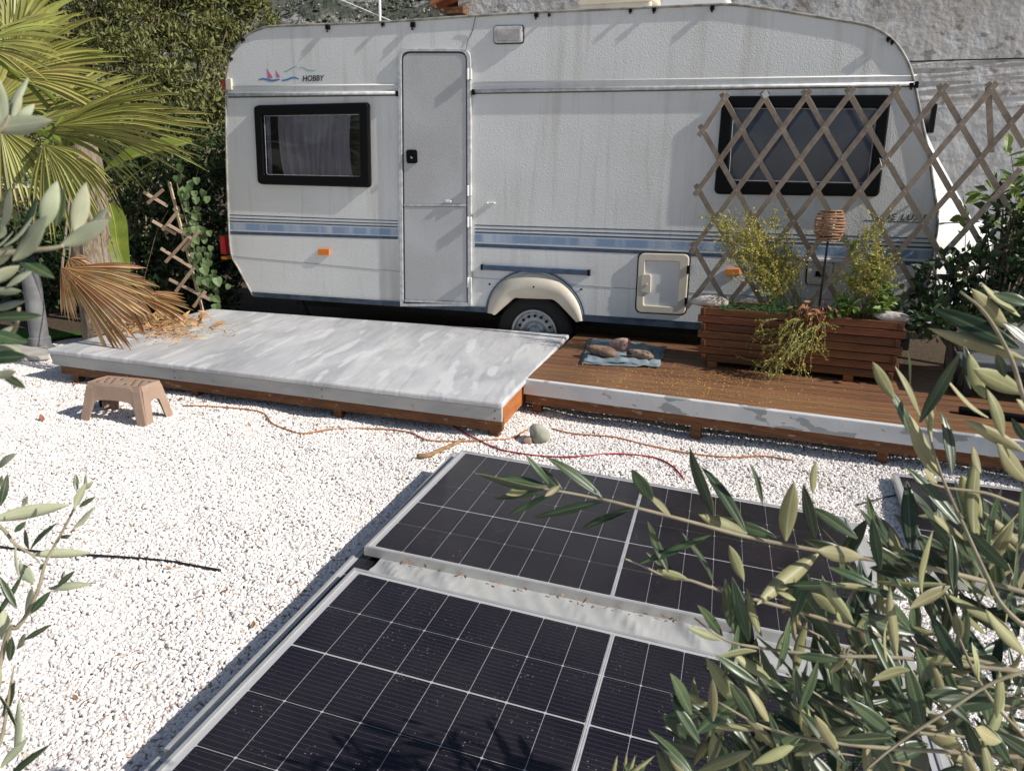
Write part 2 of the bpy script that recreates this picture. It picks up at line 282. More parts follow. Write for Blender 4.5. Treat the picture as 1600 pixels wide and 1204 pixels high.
M['slate'] = mat('slate', (0.10, 0.105, 0.115), 0.55, 0.4, col2=(0.14, 0.145, 0.155), scale=6, bump=0.1, bscale=50)
M['plaster'] = mat('plaster', (0.46, 0.43, 0.40), 0.9, 0.15, col2=(0.60, 0.575, 0.55), scale=1.4, detail=12, lo=0.35, hi=0.66,
    extra=[((0.30, 0.255, 0.215), 2.1, (1, 1, 0.55), 0.53, 0.70, 0.8), ((0.64, 0.63, 0.63), 4.5, (1, 1, 0.7), 0.54, 0.64, 0.75), ((0.20, 0.17, 0.15), 7, (1, 1, 1.6), 0.60, 0.63, 0.6), ((0.60, 0.59, 0.58), 2.6, (1, 1, 1), 0.60, 0.62, 0.55)], bump=0.8, bscale=14, bdist=0.02)
M['plaster_pale'] = mat('plaster_pale', (0.56, 0.55, 0.54), 0.9, 0.15, col2=(0.66, 0.65, 0.64), scale=2.4, detail=12, lo=0.35, hi=0.66,
    extra=[((0.30, 0.28, 0.26), 3.1, (1, 1, 0.5), 0.56, 0.75, 0.6)], bump=0.8, bscale=9, bdist=0.02)
M['roof_tile'] = mat('roof_tile', (0.38, 0.12, 0.05), 0.8, 0.2, col2=(0.25, 0.09, 0.045), scale=6, bump=0.3, bscale=30)
M['hill'] = mat('hill', (0.060, 0.068, 0.055), 0.95, 0.1, col2=(0.095, 0.10, 0.080), scale=0.10, detail=12, lo=0.42, hi=0.6,
    extra=[((0.27, 0.26, 0.25), 0.055, (1, 1, 1.6), 0.545, 0.62, 0.85)], bump=1.0, bscale=0.3, bdist=4)  # distance haze is put into the greyed hill colour
M['far_foliage'] = mat('far_foliage', (0.055, 0.066, 0.048), 0.9, 0.1, col2=(0.075, 0.086, 0.060), scale=0.3)  # green dulled to carry the same distance haze
M['far_rock'] = mat('far_rock', (0.30, 0.29, 0.28), 0.95, 0.1, col2=(0.22, 0.21, 0.20), scale=0.4)
M['bark'] = mat('bark', (0.16, 0.12, 0.085), 0.9, 0.15, col2=(0.26, 0.21, 0.16), scale=12, stretch=(3, 3, 1), bump=0.8, bscale=24)
M['twig'] = mat('twig', (0.24, 0.21, 0.14), 0.75, 0.2, col2=(0.34, 0.30, 0.21), scale=30)
M['olive_top'] = inst_var(mat('olive_top', (0.032, 0.058, 0.026), 0.36, 0.5, col2=(0.062, 0.090, 0.038), scale=1.3, trans=0.08), 0.35, 0.025)
M['olive_under'] = inst_var(mat('olive_under', (0.26, 0.255, 0.12), 0.5, 0.35, col2=(0.34, 0.325, 0.17), scale=1.1, trans=0.12), 0.28, 0.025)
M['olive_left'] = inst_var(mat('olive_left', (0.35, 0.38, 0.25), 0.5, 0.35, col2=(0.44, 0.46, 0.31), scale=1.3, trans=0.14), 0.2, 0.02)
M['palm_green'] = face_var(mat('palm_green', (0.25, 0.265, 0.062), 0.45, 0.45, col2=(0.33, 0.32, 0.09), scale=3, trans=0.22, extra=[((0.36, 0.27, 0.11), 9, (1, 1, 1), 0.60, 0.72, 0.85)]), 0.42)
M['palm_dry'] = face_var(mat('palm_dry', (0.47, 0.27, 0.11), 0.75, 0.25, col2=(0.58, 0.40, 0.21), scale=4, trans=0.15), 0.38)
M['banana'] = mat('banana', (0.15, 0.21, 0.03), 0.42, 0.45, col2=(0.22, 0.27, 0.045), scale=6, stretch=(1, 1, 1), trans=0.35, extra=[((0.42, 0.33, 0.08), 10, (1, 1, 1), 0.66, 0.76, 0.7)])
M['tree_leaf'] = face_var(mat('tree_leaf', (0.16, 0.17, 0.055), 0.55, 0.35, trans=0.18), 0.55)
M['hedge_leaf'] = face_var(mat('hedge_leaf', (0.040, 0.068, 0.020), 0.45, 0.4, trans=0.12), 0.5)
M['ivy_leaf'] = face_var(mat('ivy_leaf', (0.10, 0.17, 0.065), 0.5, 0.35, col2=(0.13, 0.20, 0.085), scale=20, trans=0.18), 0.28)
M['shrub_leaf'] = face_var(mat('shrub_leaf', (0.036, 0.064, 0.024), 0.4, 0.45, trans=0.12), 0.42)
M['bright_leaf'] = face_var(mat('bright_leaf', (0.16, 0.24, 0.045), 0.45, 0.4, trans=0.3), 0.32)
M['fern_leaf'] = face_var(mat('fern_leaf', (0.09, 0.19, 0.07), 0.55, 0.3, trans=0.2), 0.3)
M['broom_stem'] = mat('broom_stem', (0.26, 0.27, 0.11), 0.7, 0.2)
M['broom_flower'] = face_var(mat('broom_flower', (0.64, 0.52, 0.10), 0.6, 0.2, trans=0.25), 0.4)
M['broom_leaf'] = face_var(mat('broom_leaf', (0.30, 0.32, 0.11), 0.6, 0.2, trans=0.2), 0.35)
M['dry_leaf'] = face_var(mat('dry_leaf', (0.30, 0.15, 0.08), 0.8, 0.2, trans=0.1), 0.4)
M['petal'] = face_var(mat('petal', (0.60, 0.36, 0.07), 0.7, 0.2), 0.35)
M['orange_cord'] = mat('orange_cord', (0.40, 0.15, 0.04), 0.6, 0.3); M['red_cord'] = mat('red_cord', (0.32, 0.02, 0.035), 0.5, 0.4)
M['black_hose'] = mat('black_hose', (0.015, 0.015, 0.016), 0.5, 0.4)
M['driftwood'] = mat('driftwood', (0.36, 0.23, 0.12), 0.8, 0.2, col2=(0.24, 0.14, 0.07), scale=8, stretch=(1, 4, 4), bump=0.4, bscale=30)
M['grey_pipe'] = mat('grey_pipe', (0.13, 0.135, 0.14), 0.6, 0.35, col2=(0.20, 0.20, 0.20), scale=8, bump=0.2, bscale=20)
M['concrete'] = mat('concrete', (0.36, 0.33, 0.29), 0.9, 0.15, col2=(0.46, 0.43, 0.39), scale=6, bump=0.4, bscale=30)
M['string'] = mat('string', (0.7, 0.7, 0.68), 0.7)
M['lawn'] = mat('lawn', (0.03, 0.10, 0.015), 0.9, 0.1, col2=(0.05, 0.14, 0.02), scale=60, bump=0.8, bscale=200)

vein(M['olive_top'], (0.16, 0.19, 0.09)); vein(M['olive_under'], (0.40, 0.40, 0.24)); vein(M['olive_left'], (0.48, 0.50, 0.34))
# ------------------------------------------------------------------ ground
def ss(a, b, x): t = min(1, max(0, (x-a)/(b-a))); return t*t*(3-2*t)
def gz(x, y):                            # the gravel dips a little under the panels
    return -0.035*ss(-0.45, 1.5, x)*(1-ss(3.35, 4.05, y))+0.009*math.sin(3.1*x+1.7*y)+0.006*math.sin(7.3*x-5.1*y+1.3*math.sin(3*y))+0.003*math.sin(17*x+11*y)
xs = [-60, -25, -12, -8]+[(-6+0.2*i) for i in range(71)]+[10, 14, 30, 60]; ys = [-30, -10, -3]+[-1+0.2*i for i in range(56)]+[11, 14, 20, 40, 90]
mb = MB(); mb.grid([[Vector((x, y, gz(x, y)-0.004)) for y in ys] for x in xs]); tag(mb.build('ground', M['gravel_bed'], smooth=True), kind='structure')

def gravel():
    pts = []
    def strew(x0, x1, y0, y1, dens):
        n = int((x1-x0)*(y1-y0)*dens); X = rng.uniform(x0, x1, n); Y = rng.uniform(y0, y1, n)
        keep = (np.abs(X) < Y*0.72+0.3); return np.stack([X[keep], Y[keep]], 1)
    pts = np.concatenate([strew(-2.2, 2.6, 1.1, 2.6, 15500), strew(-3.0, 3.2, 2.6, 3.7, 13000), strew(-4.2, 3.9, 3.7, 5.0, 10500), strew(-5.4, 0.5, 5.0, 6.8, 7500)])
    # nothing visible under the panels or far below the platform: thin there
    e = ((pts[:, 0]+0.22-(pts[:, 1]-3.64)*0.258) > 0.12) & ((pts[:, 0]+0.22-(pts[:, 1]-3.64)*0.258) < 1.62) & (pts[:, 1] < 3.15); pts = pts[~e]
    mask = np.array([not (x < 0.2 and y > 5.25-(x+1.6)*0.37+0.75) for x, y in pts]); pts = pts[mask]
    z = np.array([gz(x, y) for x, y in pts])+rng.uniform(-0.003, 0.004, len(pts))
    me = bpy.data.meshes.new('gravel'); V = np.column_stack([pts, z]); me.from_pydata(V.tolist(), [], [])
    o = bpy.data.objects.new('gravel', me); C.objects.link(o); o['kind'] = 'stuff'; tag(o, 'white marble gravel covering the yard', 'gravel')
    me.materials.append(M['pebble'])
    ng = bpy.data.node_groups.new('strewn_pebbles', 'GeometryNodeTree'); ng.interface.new_socket('Geometry', in_out='INPUT', socket_type='NodeSocketGeometry'); ng.interface.new_socket('Geometry', in_out='OUTPUT', socket_type='NodeSocketGeometry')
    n = ng.nodes; L = ng.links; gi = n.new('NodeGroupInput'); go = n.new('NodeGroupOutput'); j = n.new('GeometryNodeJoinGeometry')
    for k in range(3):
        ico = n.new('GeometryNodeMeshIcoSphere'); ico.inputs['Radius'].default_value = 1; ico.inputs['Subdivisions'].default_value = 2
        nz = n.new('ShaderNodeTexNoise'); nz.inputs['Scale'].default_value = 0.9; pos = n.new('GeometryNodeInputPosition')
        ad = n.new('ShaderNodeVectorMath'); ad.inputs[1].default_value = (3.1*k+1, 5.7*k, 2.2*k); L.new(pos.outputs[0], ad.inputs[0]); L.new(ad.outputs[0], nz.inputs['Vector'])
        sb = n.new('ShaderNodeVectorMath'); sb.operation = 'SUBTRACT'; sb.inputs[1].default_value = (0.5, 0.5, 0.5); L.new(nz.outputs['Color'], sb.inputs[0])
        sc = n.new('ShaderNodeVectorMath'); sc.operation = 'SCALE'; sc.inputs['Scale'].default_value = 1.5; L.new(sb.outputs[0], sc.inputs[0])
        sp = n.new('GeometryNodeSetPosition'); L.new(ico.outputs[0], sp.inputs[0]); L.new(sc.outputs[0], sp.inputs['Offset'])
        sm = n.new('GeometryNodeSetMaterial'); sm.inputs['Material'].default_value = M['pebble']; L.new(sp.outputs[0], sm.inputs[0])
        ip = n.new('GeometryNodeInstanceOnPoints'); L.new(gi.outputs[0], ip.inputs[0]); L.new(sm.outputs[0], ip.inputs['Instance'])
        ix = n.new('GeometryNodeInputIndex'); mo = n.new('FunctionNodeCompare'); mo.data_type = 'INT'; mo.operation = 'EQUAL'
        md = n.new('ShaderNodeMath'); md.operation = 'MODULO'; md.inputs[1].default_value = 3; L.new(ix.outputs[0], md.inputs[0]); L.new(md.outputs[0], mo.inputs[2]); mo.inputs[3].default_value = k
        L.new(mo.outputs[0], ip.inputs['Selection'])
        rv = n.new('FunctionNodeRandomValue'); rv.data_type = 'FLOAT_VECTOR'; rv.inputs[0].default_value = (-0.5, -0.5, 0); rv.inputs[1].default_value = (0.5, 0.5, 6.28); L.new(rv.outputs[0], ip.inputs['Rotation'])
        rs = n.new('FunctionNodeRandomValue'); rs.data_type = 'FLOAT_VECTOR'; rs.inputs[0].default_value = (0.0042, 0.0036, 0.0030); rs.inputs[1].default_value = (0.0098, 0.0068, 0.0056) if k else (0.0125, 0.0090, 0.0070)
        rs.inputs['Seed'].default_value = 5; L.new(rs.outputs[0], ip.inputs['Scale']); L.new(ip.outputs[0], j.inputs[0])
    L.new(j.outputs[0], go.inputs[0]); md = o.modifiers.new('strewn', 'NODES'); md.node_group = ng
gravel()

def dark_soil_sheet():                          # dark earth added to darken ground under and behind the caravan, round the palm
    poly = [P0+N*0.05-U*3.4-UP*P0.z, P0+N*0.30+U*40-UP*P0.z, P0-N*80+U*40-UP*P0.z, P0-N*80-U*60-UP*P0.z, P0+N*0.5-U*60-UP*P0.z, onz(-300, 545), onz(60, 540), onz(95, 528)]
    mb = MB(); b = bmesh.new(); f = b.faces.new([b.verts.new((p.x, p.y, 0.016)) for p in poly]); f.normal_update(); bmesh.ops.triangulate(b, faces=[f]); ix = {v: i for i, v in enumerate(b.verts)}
    mb.add([v.co for v in b.verts], [tuple(ix[v] for v in f.verts) for f in b.faces]); b.free(); tag(mb.build('dark_soil_sheet', M['soil']), kind='structure')
dark_soil_sheet()

# far hill behind the caravan
def hill():
    mb = MB(); P = []
    for i in range(90):
        a = math.radians(-75+i*1.5); row = []
        for j in range(46):
            d = 180+j*14; e = max(0, d-190)*0.42
            h = e*(1+0.16*math.sin(a*7+1)+0.07*math.sin(a*19+d*0.02))+7*math.sin(d*0.045+a*11)+3.5*math.sin(d*0.11-a*31)+random.uniform(-1.8, 1.8)
            row.append(Vector((math.sin(a)*d, math.cos(a)*d, max(-2, h-3))))
        P.append(row)
    mb.grid(P); return tag(mb.build('hill', M['hill'], smooth=True), kind='structure')
hill_o = hill()
def hill_cover():                        # scrub and rocks on the far slope, a mass nobody could count
    mb = MB(); n = 0
    for q in range(14000):
        a = math.radians(random.uniform(-34, 12)); d = random.uniform(200, 560); e = max(0, d-190)*0.42
        h = e*(1+0.16*math.sin(a*7+1)+0.07*math.sin(a*19+d*0.02))+7*math.sin(d*0.045+a*11)+3.5*math.sin(d*0.11-a*31)-3
        c = Vector((math.sin(a)*d, math.cos(a)*d, h)); rock = random.random() < 0.14+0.30*(math.sin(a*13+d*0.03) > 0.55)
        s = random.uniform(0.35, 1.25)*(0.8 if rock else 1.0)
        vs = [c+Vector((random.uniform(.6, 1.2)*x, random.uniform(.6, 1.2)*y, random.uniform(.6, 1.3)*z))*s for x, y, z in ((1, 0, 0), (0.3, .95, 0), (-.8, .6, 0), (-.8, -.6, 0), (0.3, -.95, 0), (0, 0, 1.1), (0.5, 0, 0.75), (-.5, .3, .8))]
        mb.add(vs, [(0, 1, 6), (1, 2, 7), (2, 3, 7), (3, 4, 5), (4, 0, 6), (1, 7, 6), (6, 7, 5), (7, 3, 5), (6, 5, 4)], 1 if rock else 0)
    o = mb.build('hill_scrub', [M['far_foliage'], M['far_rock']], recalc=False); tag(o, 'scrub and pale rocks covering the far hillside', 'scrub', kind='stuff')
hill_cover()

# ------------------------------------------------------------------ building behind
def building():
    back = -(2.2+0.95)                   # metres behind the caravan's near side
    a = onpl(716, 10, P0+N*back, N); a.z = 0; p = a; L_ = 11.0
    t = thing('building', 'weathered grey plastered house wall rising behind the caravan', 'building', a+U*2)
    zb = onpl(1500, 168, P0+N*back, N).z; zc = onpl(1500, 95, P0+N*back, N).z; zt = 5.2
    def slab(nm, x0, x1, z0, z1, d, m, off=0.0):
        mb = MB(); n = 40; k = 14; P = []
        for i in range(n+1):
            P.append([a+U*(x0+(x1-x0)*i/n)+UP*(z0+(z1-z0)*j/k)+N*(off+random.uniform(-0.008, 0.008)) for j in range(k+1)])
        mb.grid(P); lo = [P[i][0] for i in range(n+1)]
        mb.add([P[0][0], P[n][0], P[n][k], P[0][k], P[0][0]-N*d, P[n][0]-N*d, P[n][k]-N*d, P[0][k]-N*d], [(0, 4, 7, 3), (1, 2, 6, 5), (3, 7, 6, 2), (0, 1, 5, 4), (4, 5, 6, 7)])
        return mb.build(nm, m, t)
    slab('lower_wall', 0, L_, -0.05, zb, 3.0, M['plaster_pale'], 0.02)
    slab('upper_wall', 0, L_, zb+0.002, zc, 3.0, M['plaster'])
    slab('upper_wall', 0, L_, zc+0.012, zt, 3.0, M['plaster'], 0.004)
    mb = MB(); mb.box(a+U*L_/2+UP*(zc+0.006)-N*0.1, U*L_/2*0.999, N*0.085, UP*0.006); mb.build('crack', M['dark_inside'], t)
    # tiled eave at the corner
    rf = MB(); rf.box(a+U*0.1-N*1.5+UP*2.92, U*0.02, N*1.6, UP*0.02); 
    for i in range(7):
        c = a-U*0.06+N*(0.12-0.24*i); pts = []
        for s in (0, 1):
            b = c-U*(0.20 if s == 0 else -0.4)+UP*((onpl(694, 14, P0+N*back, N).z) if s == 0 else onpl(694, 14, P0+N*back, N).z+0.2)
            pts.append([b+N*0.105*math.cos(q*math.pi/6)+UP*0.06*math.sin(q*math.pi/6) for q in range(7)])
        r = MB(); r.grid(pts); r.grid([[p-UP*0.014 for p in row] for row in pts]); r.add([pts[0][0], pts[0][6], pts[0][6]-UP*0.014, pts[0][0]-UP*0.014], [(0, 1, 2, 3)])
        r.build('roof_tile', M['roof_tile'], t)
    mb = MB(); zz = onpl(694, 14, P0+N*back, N).z; mb.box(a-U*0.0+N*-1.0+UP*(zz-0.05), U*0.12, N*1.15, UP*0.035); mb.build('eave_board', M['brown_beam'], t)
building()

# ------------------------------------------------------------------ caravan
def caravan():
    W = 2.15; IN = -N
    base = cw(900, 560); base.z = 0
    t = thing('caravan', 'white two-axle-free touring caravan with blue stripes parked behind the platforms', 'caravan', base)
    t['label'] = 'white touring caravan with blue side stripes and black framed windows'
    left = [(395, 461), (372, 418), (361, 396), (357, 340), (354, 250), (353, 170), (354, 125), (359, 95), (370, 72), (386, 55), (408, 45), (432, 41)]
    top = [(560, 36.5), (640, 32), (800, 21.5), (1000, 12.5), (1090, 8.5), (1145, 7.5), (1200, 14), (1300, 30), (1352, 39), (1380, 51), (1402, 70), (1419, 98), (1428, 126), (1433, 150)]
    right = [(1441, 190), (1451, 240), (1460, 300), (1465, 346), (1459, 390), (1451, 449), (1446, 505)]
    bottom = [(1300, 522), (1085, 513), (912, 501), (904, 500), (890, 480), (868, 466), (832, 462), (800, 466), (784, 478), (771, 489), (762, 488), (640, 477), (500, 468)]
    prof = left+top+right+bottom; A = [cw(*p) for p in prof]; n = len(A)
    # side wall (near), split at the awning rail only by trim; one sheet
    me = bmesh.new(); vs = [me.verts.new(p) for p in A]; f = me.faces.new(vs); f.normal_update(); bmesh.ops.triangulate(me, faces=[f])
    mb = MB(); idx = {v: i for i, v in enumerate(me.verts)}; mb.add([v.co for v in me.verts], [tuple(idx[v] for v in f.verts) for f in me.faces]); me.free()
    mb.add([p-N*0.03 for p in A], []); o = len(mb.v)-n
    mb.f += [(i, (i+1) % n, o+(i+1) % n, o+i) for i in range(n)]; mb.m += [0]*n
    mb.build('side_wall', M['caravan_white'], t)
    mb = MB(); mb.prism([p-N*(W-0.03) for p in A[:len(left)+len(top)+len(right)]], -N*0.03); mb.build('side_wall', M['caravan_smooth'], t)
    # roof, rear and front shell: strips across the width, the nose bulging forward
    loop = list(range(len(left)+len(top)+len(right))); K = 12; P = []
    ft = cw(1433, 150).z; fm = cw(1465, 346).z; fb = cw(1446, 505).z
    for i in loop:
        p = A[i]; row = []
        k = 0
        if i >= len(left)+len(top)-1:
            k = ss(ft, fm, p.z) if False else min(1, max(0, (ft-p.z)/(ft-fm)))*0.36
        elif i < 5: k = -0.0
        for j in range(K+1):
            w = j/K; row.append(p-N*(0.028+(W-0.056)*w)+U*k*(1-abs(2*w-1)**2.4))
        P.append(row)
    mb = MB(); mb.grid(P[len(left)-6:len(left)+len(top)-1]); mb.build('roof', M['caravan_smooth'], t, smooth=True)
    mb = MB(); mb.grid(P[:len(left)-5]); mb.build('rear_wall', M['caravan_smooth'], t, smooth=True)
    mb = MB(); mb.grid(P[len(left)+len(top)-2:]); mb.build('front_wall', M['caravan_smooth'], t, smooth=True)
    # gas locker on the nose
    g = MB(); Q = []
    for py, x in ((350, 0.40), (352, 0.46), (380, 0.49), (430, 0.46), (480, 0.36)):
        p = cw(1464, py); Q.append([p-N*(0.05+2.05*j/12)+U*(x*(1-abs(2*j/12-1)**3.2)+0.006) for j in range(13)])
    g.grid(Q); g.build('gas_locker', M['caravan_smooth'], t, smooth=True)
    s = MB(); s.tube([cw(1464, 350)-N*(0.05+2.05*j/16)+U*(0.385*(1-abs(2*j/16-1)**2.6)+0.01) for j in range(17)], 0.009, 6); s.build('locker_seal', M['seal'], t)
    # underside and chassis
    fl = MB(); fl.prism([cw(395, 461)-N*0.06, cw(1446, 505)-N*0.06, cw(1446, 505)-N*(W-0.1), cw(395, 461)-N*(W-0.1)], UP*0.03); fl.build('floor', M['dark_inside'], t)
    ch = MB()
    for q in (0.45, 1.6):
        x0, x1 = cw(420, 462)-N*q, cw(1440, 505)-N*q; x0.z = x1.z = 0.30; ch.box((x0+x1)/2, (x1-x0)/2, N*0.025, UP*0.06)
    ch.build('chassis', M['black_metal'], t)
    ax = MB(); c = cw(834, 521, -0.2); ax.tube([c, c-N*1.7], 0.045, 8); ax.build('axle', M['black_metal'], t)
    dr = MB(); c1 = onpl(1600, 540, P0-N*1.0, N); dr.tube([cw(1446, 500)-N*0.5+UP*-0.05, cw(1446, 500)-N*1.0+U*1.1-UP*0.05], 0.04, 6); dr.tube([cw(1446, 500)-N*1.6+UP*-0.05, cw(1446, 500)-N*1.0+U*1.1-UP*0.05], 0.04, 6); dr.build('drawbar', M['black_metal'], t)
    for px in (470, 1180):
        st = MB(); c = cw(px, 468 if px < 900 else 512, -0.25); c2 = c.copy(); c2.z = 0.0; st.tube([c, c2+U*0.18], 0.022, 6); st.box(c2+U*0.18+UP*0.012, U*0.06, N*0.05, UP*0.012); st.build('corner_steady', M['black_metal'], t)
    # edge moulding
    ed = MB(); L_ = [cw(*p, 0.006) for p in left+top+right]; ed.tube(smoothline(L_, 3), 0.0095, 6); ed.build('edge_moulding', M['edge_trim'], t, smooth=True)
    ed = MB(); ed.tube(smoothline([p-N*0.018-UP*0.012 for p in L_][5:-7], 3), 0.008, 5)
    # sill strip along the bottom
    def strip(nm, pts, o0, o1, m, bev=0.0): 
        b = MB(); b.prism([cw(*p, o0) for p in pts], N*(o1-o0)); return b.build(nm, m, t, bevel=bev)
    strip('sill_strip', [(395, 456), (762, 480), (762, 488), (396, 463)], 0.001, 0.012, M['sill'])
    strip('sill_strip', [(911, 491), (1085, 503), (1300, 514), (1446, 520), (1446, 530), (1085, 514), (912, 501)], 0.001, 0.012, M['sill'])
    for pts in ([(360, 399), (380, 401), (627, 424), (627, 425.2), (380, 402.4), (360, 400)], [(739, 433), (996, 451), (996, 452.4), (739, 434.2)], [(1078, 456), (1452, 475), (1452, 476.3), (1078, 457.3)]):
        strip('panel_seam', pts, 0.0, 0.0025, M['seam'])
    # awning rails: a white moulding with dark slot
    for a, b in (((357, 148.5), (621, 145.2)), ((740, 142.5), (1432, 131))):
        m1 = MB(); p, q = cw(*a, 0.012), cw(*b, 0.012); m1.tube([p, q], 0.014, 8); r1 = m1.build('awning_rail', M['alu'], t, smooth=True)
        m2 = MB(); p, q = cw(a[0], a[1]+3.4, 0.006), cw(b[0], b[1]+3.4, 0.006); m2.tube([p, q], 0.0065, 6); m2.build('rail_slot', M['seal'], r1)
        m3 = MB(); p, q = cw(a[0], a[1]-13, 0.001), cw(b[0], b[1]-13, 0.001); m3.tube([p, q], 0.0055, 6); m3.build('crease_moulding', M['caravan_smooth'], t, smooth=True)
        for e in ((a, b) if a[0] > 500 else (b,)):
            m4 = MB(); m4.box(cw(e[0], e[1]+1.5, 0.014), U*0.012, N*0.014, UP*0.02); m4.build('rail_end_cap', M['black_plastic'], t, bevel=0.003)
    # printed stripes
    def band(x0, x1, ya0, ya1, yb0, yb1, m, off, nm='stripe'): strip(nm, [(x0, ya0), (x1, yb0), (x1, yb1), (x0, ya1)], 0.0004, off, m)
    SEG = [(358, 622, 335, 344.5), (742, 1459, 351, 372)]
    for x0, x1, y0, y1 in SEG:
        g0, g1 = (1, 1) if x0 < 500 else (1.12, 1.5)
        for k, (o_, h) in enumerate(((0, 1.4), (5, 1.6), (9.5, 2.2))): band(x0, x1, y0+o_*g0, y0+(o_+h)*g0, y1+o_*g1*0.95, y1+(o_+h)*g1*0.95, M['navy'], 0.0012)
        band(x0, x1, y0+13.2*g0, y0+23.5*g0, y1+13.2*g1, y1+23.5*g1*(1 if x0 < 500 else .95), M['stripe_blue'], 0.0014)
        band(x0, x1, y0+26*g0, y0+31*g0, y1+25*g1, y1+30*g1*0.98, M['navy'], 0.0016)
    # windows
    def window(c, r, inner, curtain):
        f = MB(); O = rrect(*[(*p, 0) for p in c], r, 6); I = rrect(*[(*p, 0) for p in inner], 3, 6)
        f.ring([cw(p.x, p.y, 0.001) for p in O], [cw(p.x, p.y, 0.001) for p in I], N*0.036); w = f.build('window', M['black_plastic'], t, bevel=0.008)
        b = MB(); b.prism([cw(p.x, p.y, 0.0012) for p in I], N*0.0012); b.build('window_recess', M['dark_inside'] if curtain else M['blind'], w)
        if curtain:
            x0, x1, y0, y1 = curtain; P = []; n_ = 90
            for i in range(n_+1):
                u = i/n_; row = []
                for j in range(7):
                    v = j/6; x = x0+(x1-x0)*u; sway = (1-u)*(10*v*v) if u < .5 else -(u-.5)*8*math.sin(v*3)
                    row.append(cw(x+sway+(4 if u > .95 else 0)*v, y0+(y1-y0)*v, 0.010+0.005*math.sin(u*62+2*math.sin(v*2+u*9))+0.002*math.sin(u*150)))
                P.append(row)
            cu = MB(); cu.grid(P); cu.build('curtain', M['curtain'], w, smooth=True)
            cu = MB(); cu.grid([[cw(inner[0][0]+4+6*i/10+4*j/6, inner[0][1]+1+(y1-y0)*j/6, 0.010+0.003*math.sin(i*2)) for j in range(7)] for i in range(11)]); cu.build('curtain', M['blind'], w, smooth=True)
        g = MB(); g.prism([cw(p.x, p.y, 0.018) for p in rrect(*[(*p, 0) for p in inner], 3.2, 6)], N*0.004); g.build('pane', M['acrylic'], w)
        h = MB(); e = [cw(p.x, p.y, 0.0235) for p in rrect(*[(p[0]*.985+inner[0][0]*.0075+inner[2][0]*.0075, p[1]*.97+inner[0][1]*.015+inner[2][1]*.015, 0) for p in inner], 3.2, 4)]
        h.tube(e+[e[0]], 0.0016, 4); h.build('pane_bead', M['alu'], w)
        s = MB(); e = [cw(p.x, p.y, 0.004) for p in O]; s.tube(e+[e[0]], 0.008, 5); s.build('window_seal', M['rubber'], w)
    window([(400, 166), (577, 161.5), (579.5, 292), (406, 287)], 6, [(412, 180), (564, 177.5), (566, 277), (416, 274)], (434, 548, 180, 277))
    window([(1130, 152), (1391, 150), (1372, 306), (1117, 302)], 8, [(1145, 168), (1372, 169), (1357, 288), (1137, 283)], None)
    # door
    def dq(x0, x1, y0, y1): return [(x0, y0), (x1, y0), (x1+(y1-y0)*0.003, y1), (x0+(y1-y0)*0.009, y1)]
    def outline(x0, x1, y0, y1, r):
        q = rrect(*[(*p, 0) for p in dq(x0, x1, y0, y1)], r, 8); k = 9
        bl = [Vector((*p, 0)) for p in dq(x0, x1, y0, y1)][2:]
        return q[:2*k]+[bl[0]]*k+[bl[1]]*k
    def sq(pts): 
        out = []
        for p in pts:
            if not out or (p-out[-1]).length > 1e-4: out.append(p)
        return out
    d = MB(); O = sq(outline(623, 737, 76.5, 478, 18)); I = sq(outline(628.5, 731, 81, 473.5, 14)); d.ring([cw(p.x, p.y, 0.001) for p in O], [cw(p.x, p.y, 0.001) for p in I], N*0.022); dr_ = d.build('door', M['alu'], t, bevel=0.004)
    s = MB(); e = [cw(p.x, p.y, 0.012) for p in sq(outline(629, 731, 81.5, 473, 14))]; s.tube(e+[e[0]], 0.007, 5); s.build('door_seal', M['seal'], dr_)
    u1 = outline(631, 729, 84, 318.5, 12); b = MB(); b.prism([cw(p.x, p.y, 0.002) for p in sq(u1)], N*0.016); b.build('door_leaf', M['caravan_door'], dr_, bevel=0.002)
    b = MB(); b.prism([cw(*p, 0.002) for p in [(633, 322.5), (729.5, 323.5), (730, 471), (634.5, 467)]], N*0.016); b.build('door_leaf', M['caravan_door'], dr_, bevel=0.002)
    b = MB(); b.prism([cw(*p, 0.003) for p in [(632.5, 318.8), (729.5, 318.8), (729.5, 322.6), (632.5, 321.9)]], N*0.019); b.build('door_divider', M['alu'], dr_, bevel=0.002)
    b = MB(); b.prism([cw(*p, 0.003) for p in [(634, 467.5), (731, 471.5), (731, 474.5), (634, 471)]], N*0.022); b.build('door_threshold', M['alu'], dr_)
    b = MB(); b.tube([cw(729.5, 95, 0.016), cw(731, 470, 0.016)], 0.006, 6); b.build('hinge_rod', M['seal'], dr_)
    for y in (116, 298, 347, 441):
        h = MB(); c = cw(734, y, 0.03); h.box(c, U*0.016, N*0.012, UP*0.038); h.tube([c-U*0.012+N*0.012-UP*0.042, c-U*0.012+N*0.012+UP*0.042], 0.008, 8); h.build('hinge', M['caravan_smooth'], dr_, bevel=0.002)
    h = MB(); q = rrect((635, 234, 0), (652, 234, 0), (653, 255.5, 0), (636, 255.5, 0), 4, 4); h.prism([cw(p.x, p.y, 0.018) for p in q], N*0.012); hd = h.build('door_handle', M['black_plastic'], dr_, bevel=0.004)
    h = MB(); h.box(cw(646, 242, 0.036), U*0.012+UP*0.016, N*0.008, U*0.012-UP*0.010); h.build('latch_lever', M['black_plastic'], hd, bevel=0.003)
    h = MB(); h.lathe(cw(643.5, 246, 0.03), N, [(0.001, 0.006), (0.010, 0.006), (0.011, 0)], 14); h.build('key_cylinder', M['alu'], hd)
    h = MB(); h.box(cw(701, 314.5, 0.026), U*0.028, N*0.014, UP*0.010); h.build('door_catch', M['caravan_smooth'], dr_, bevel=0.006)
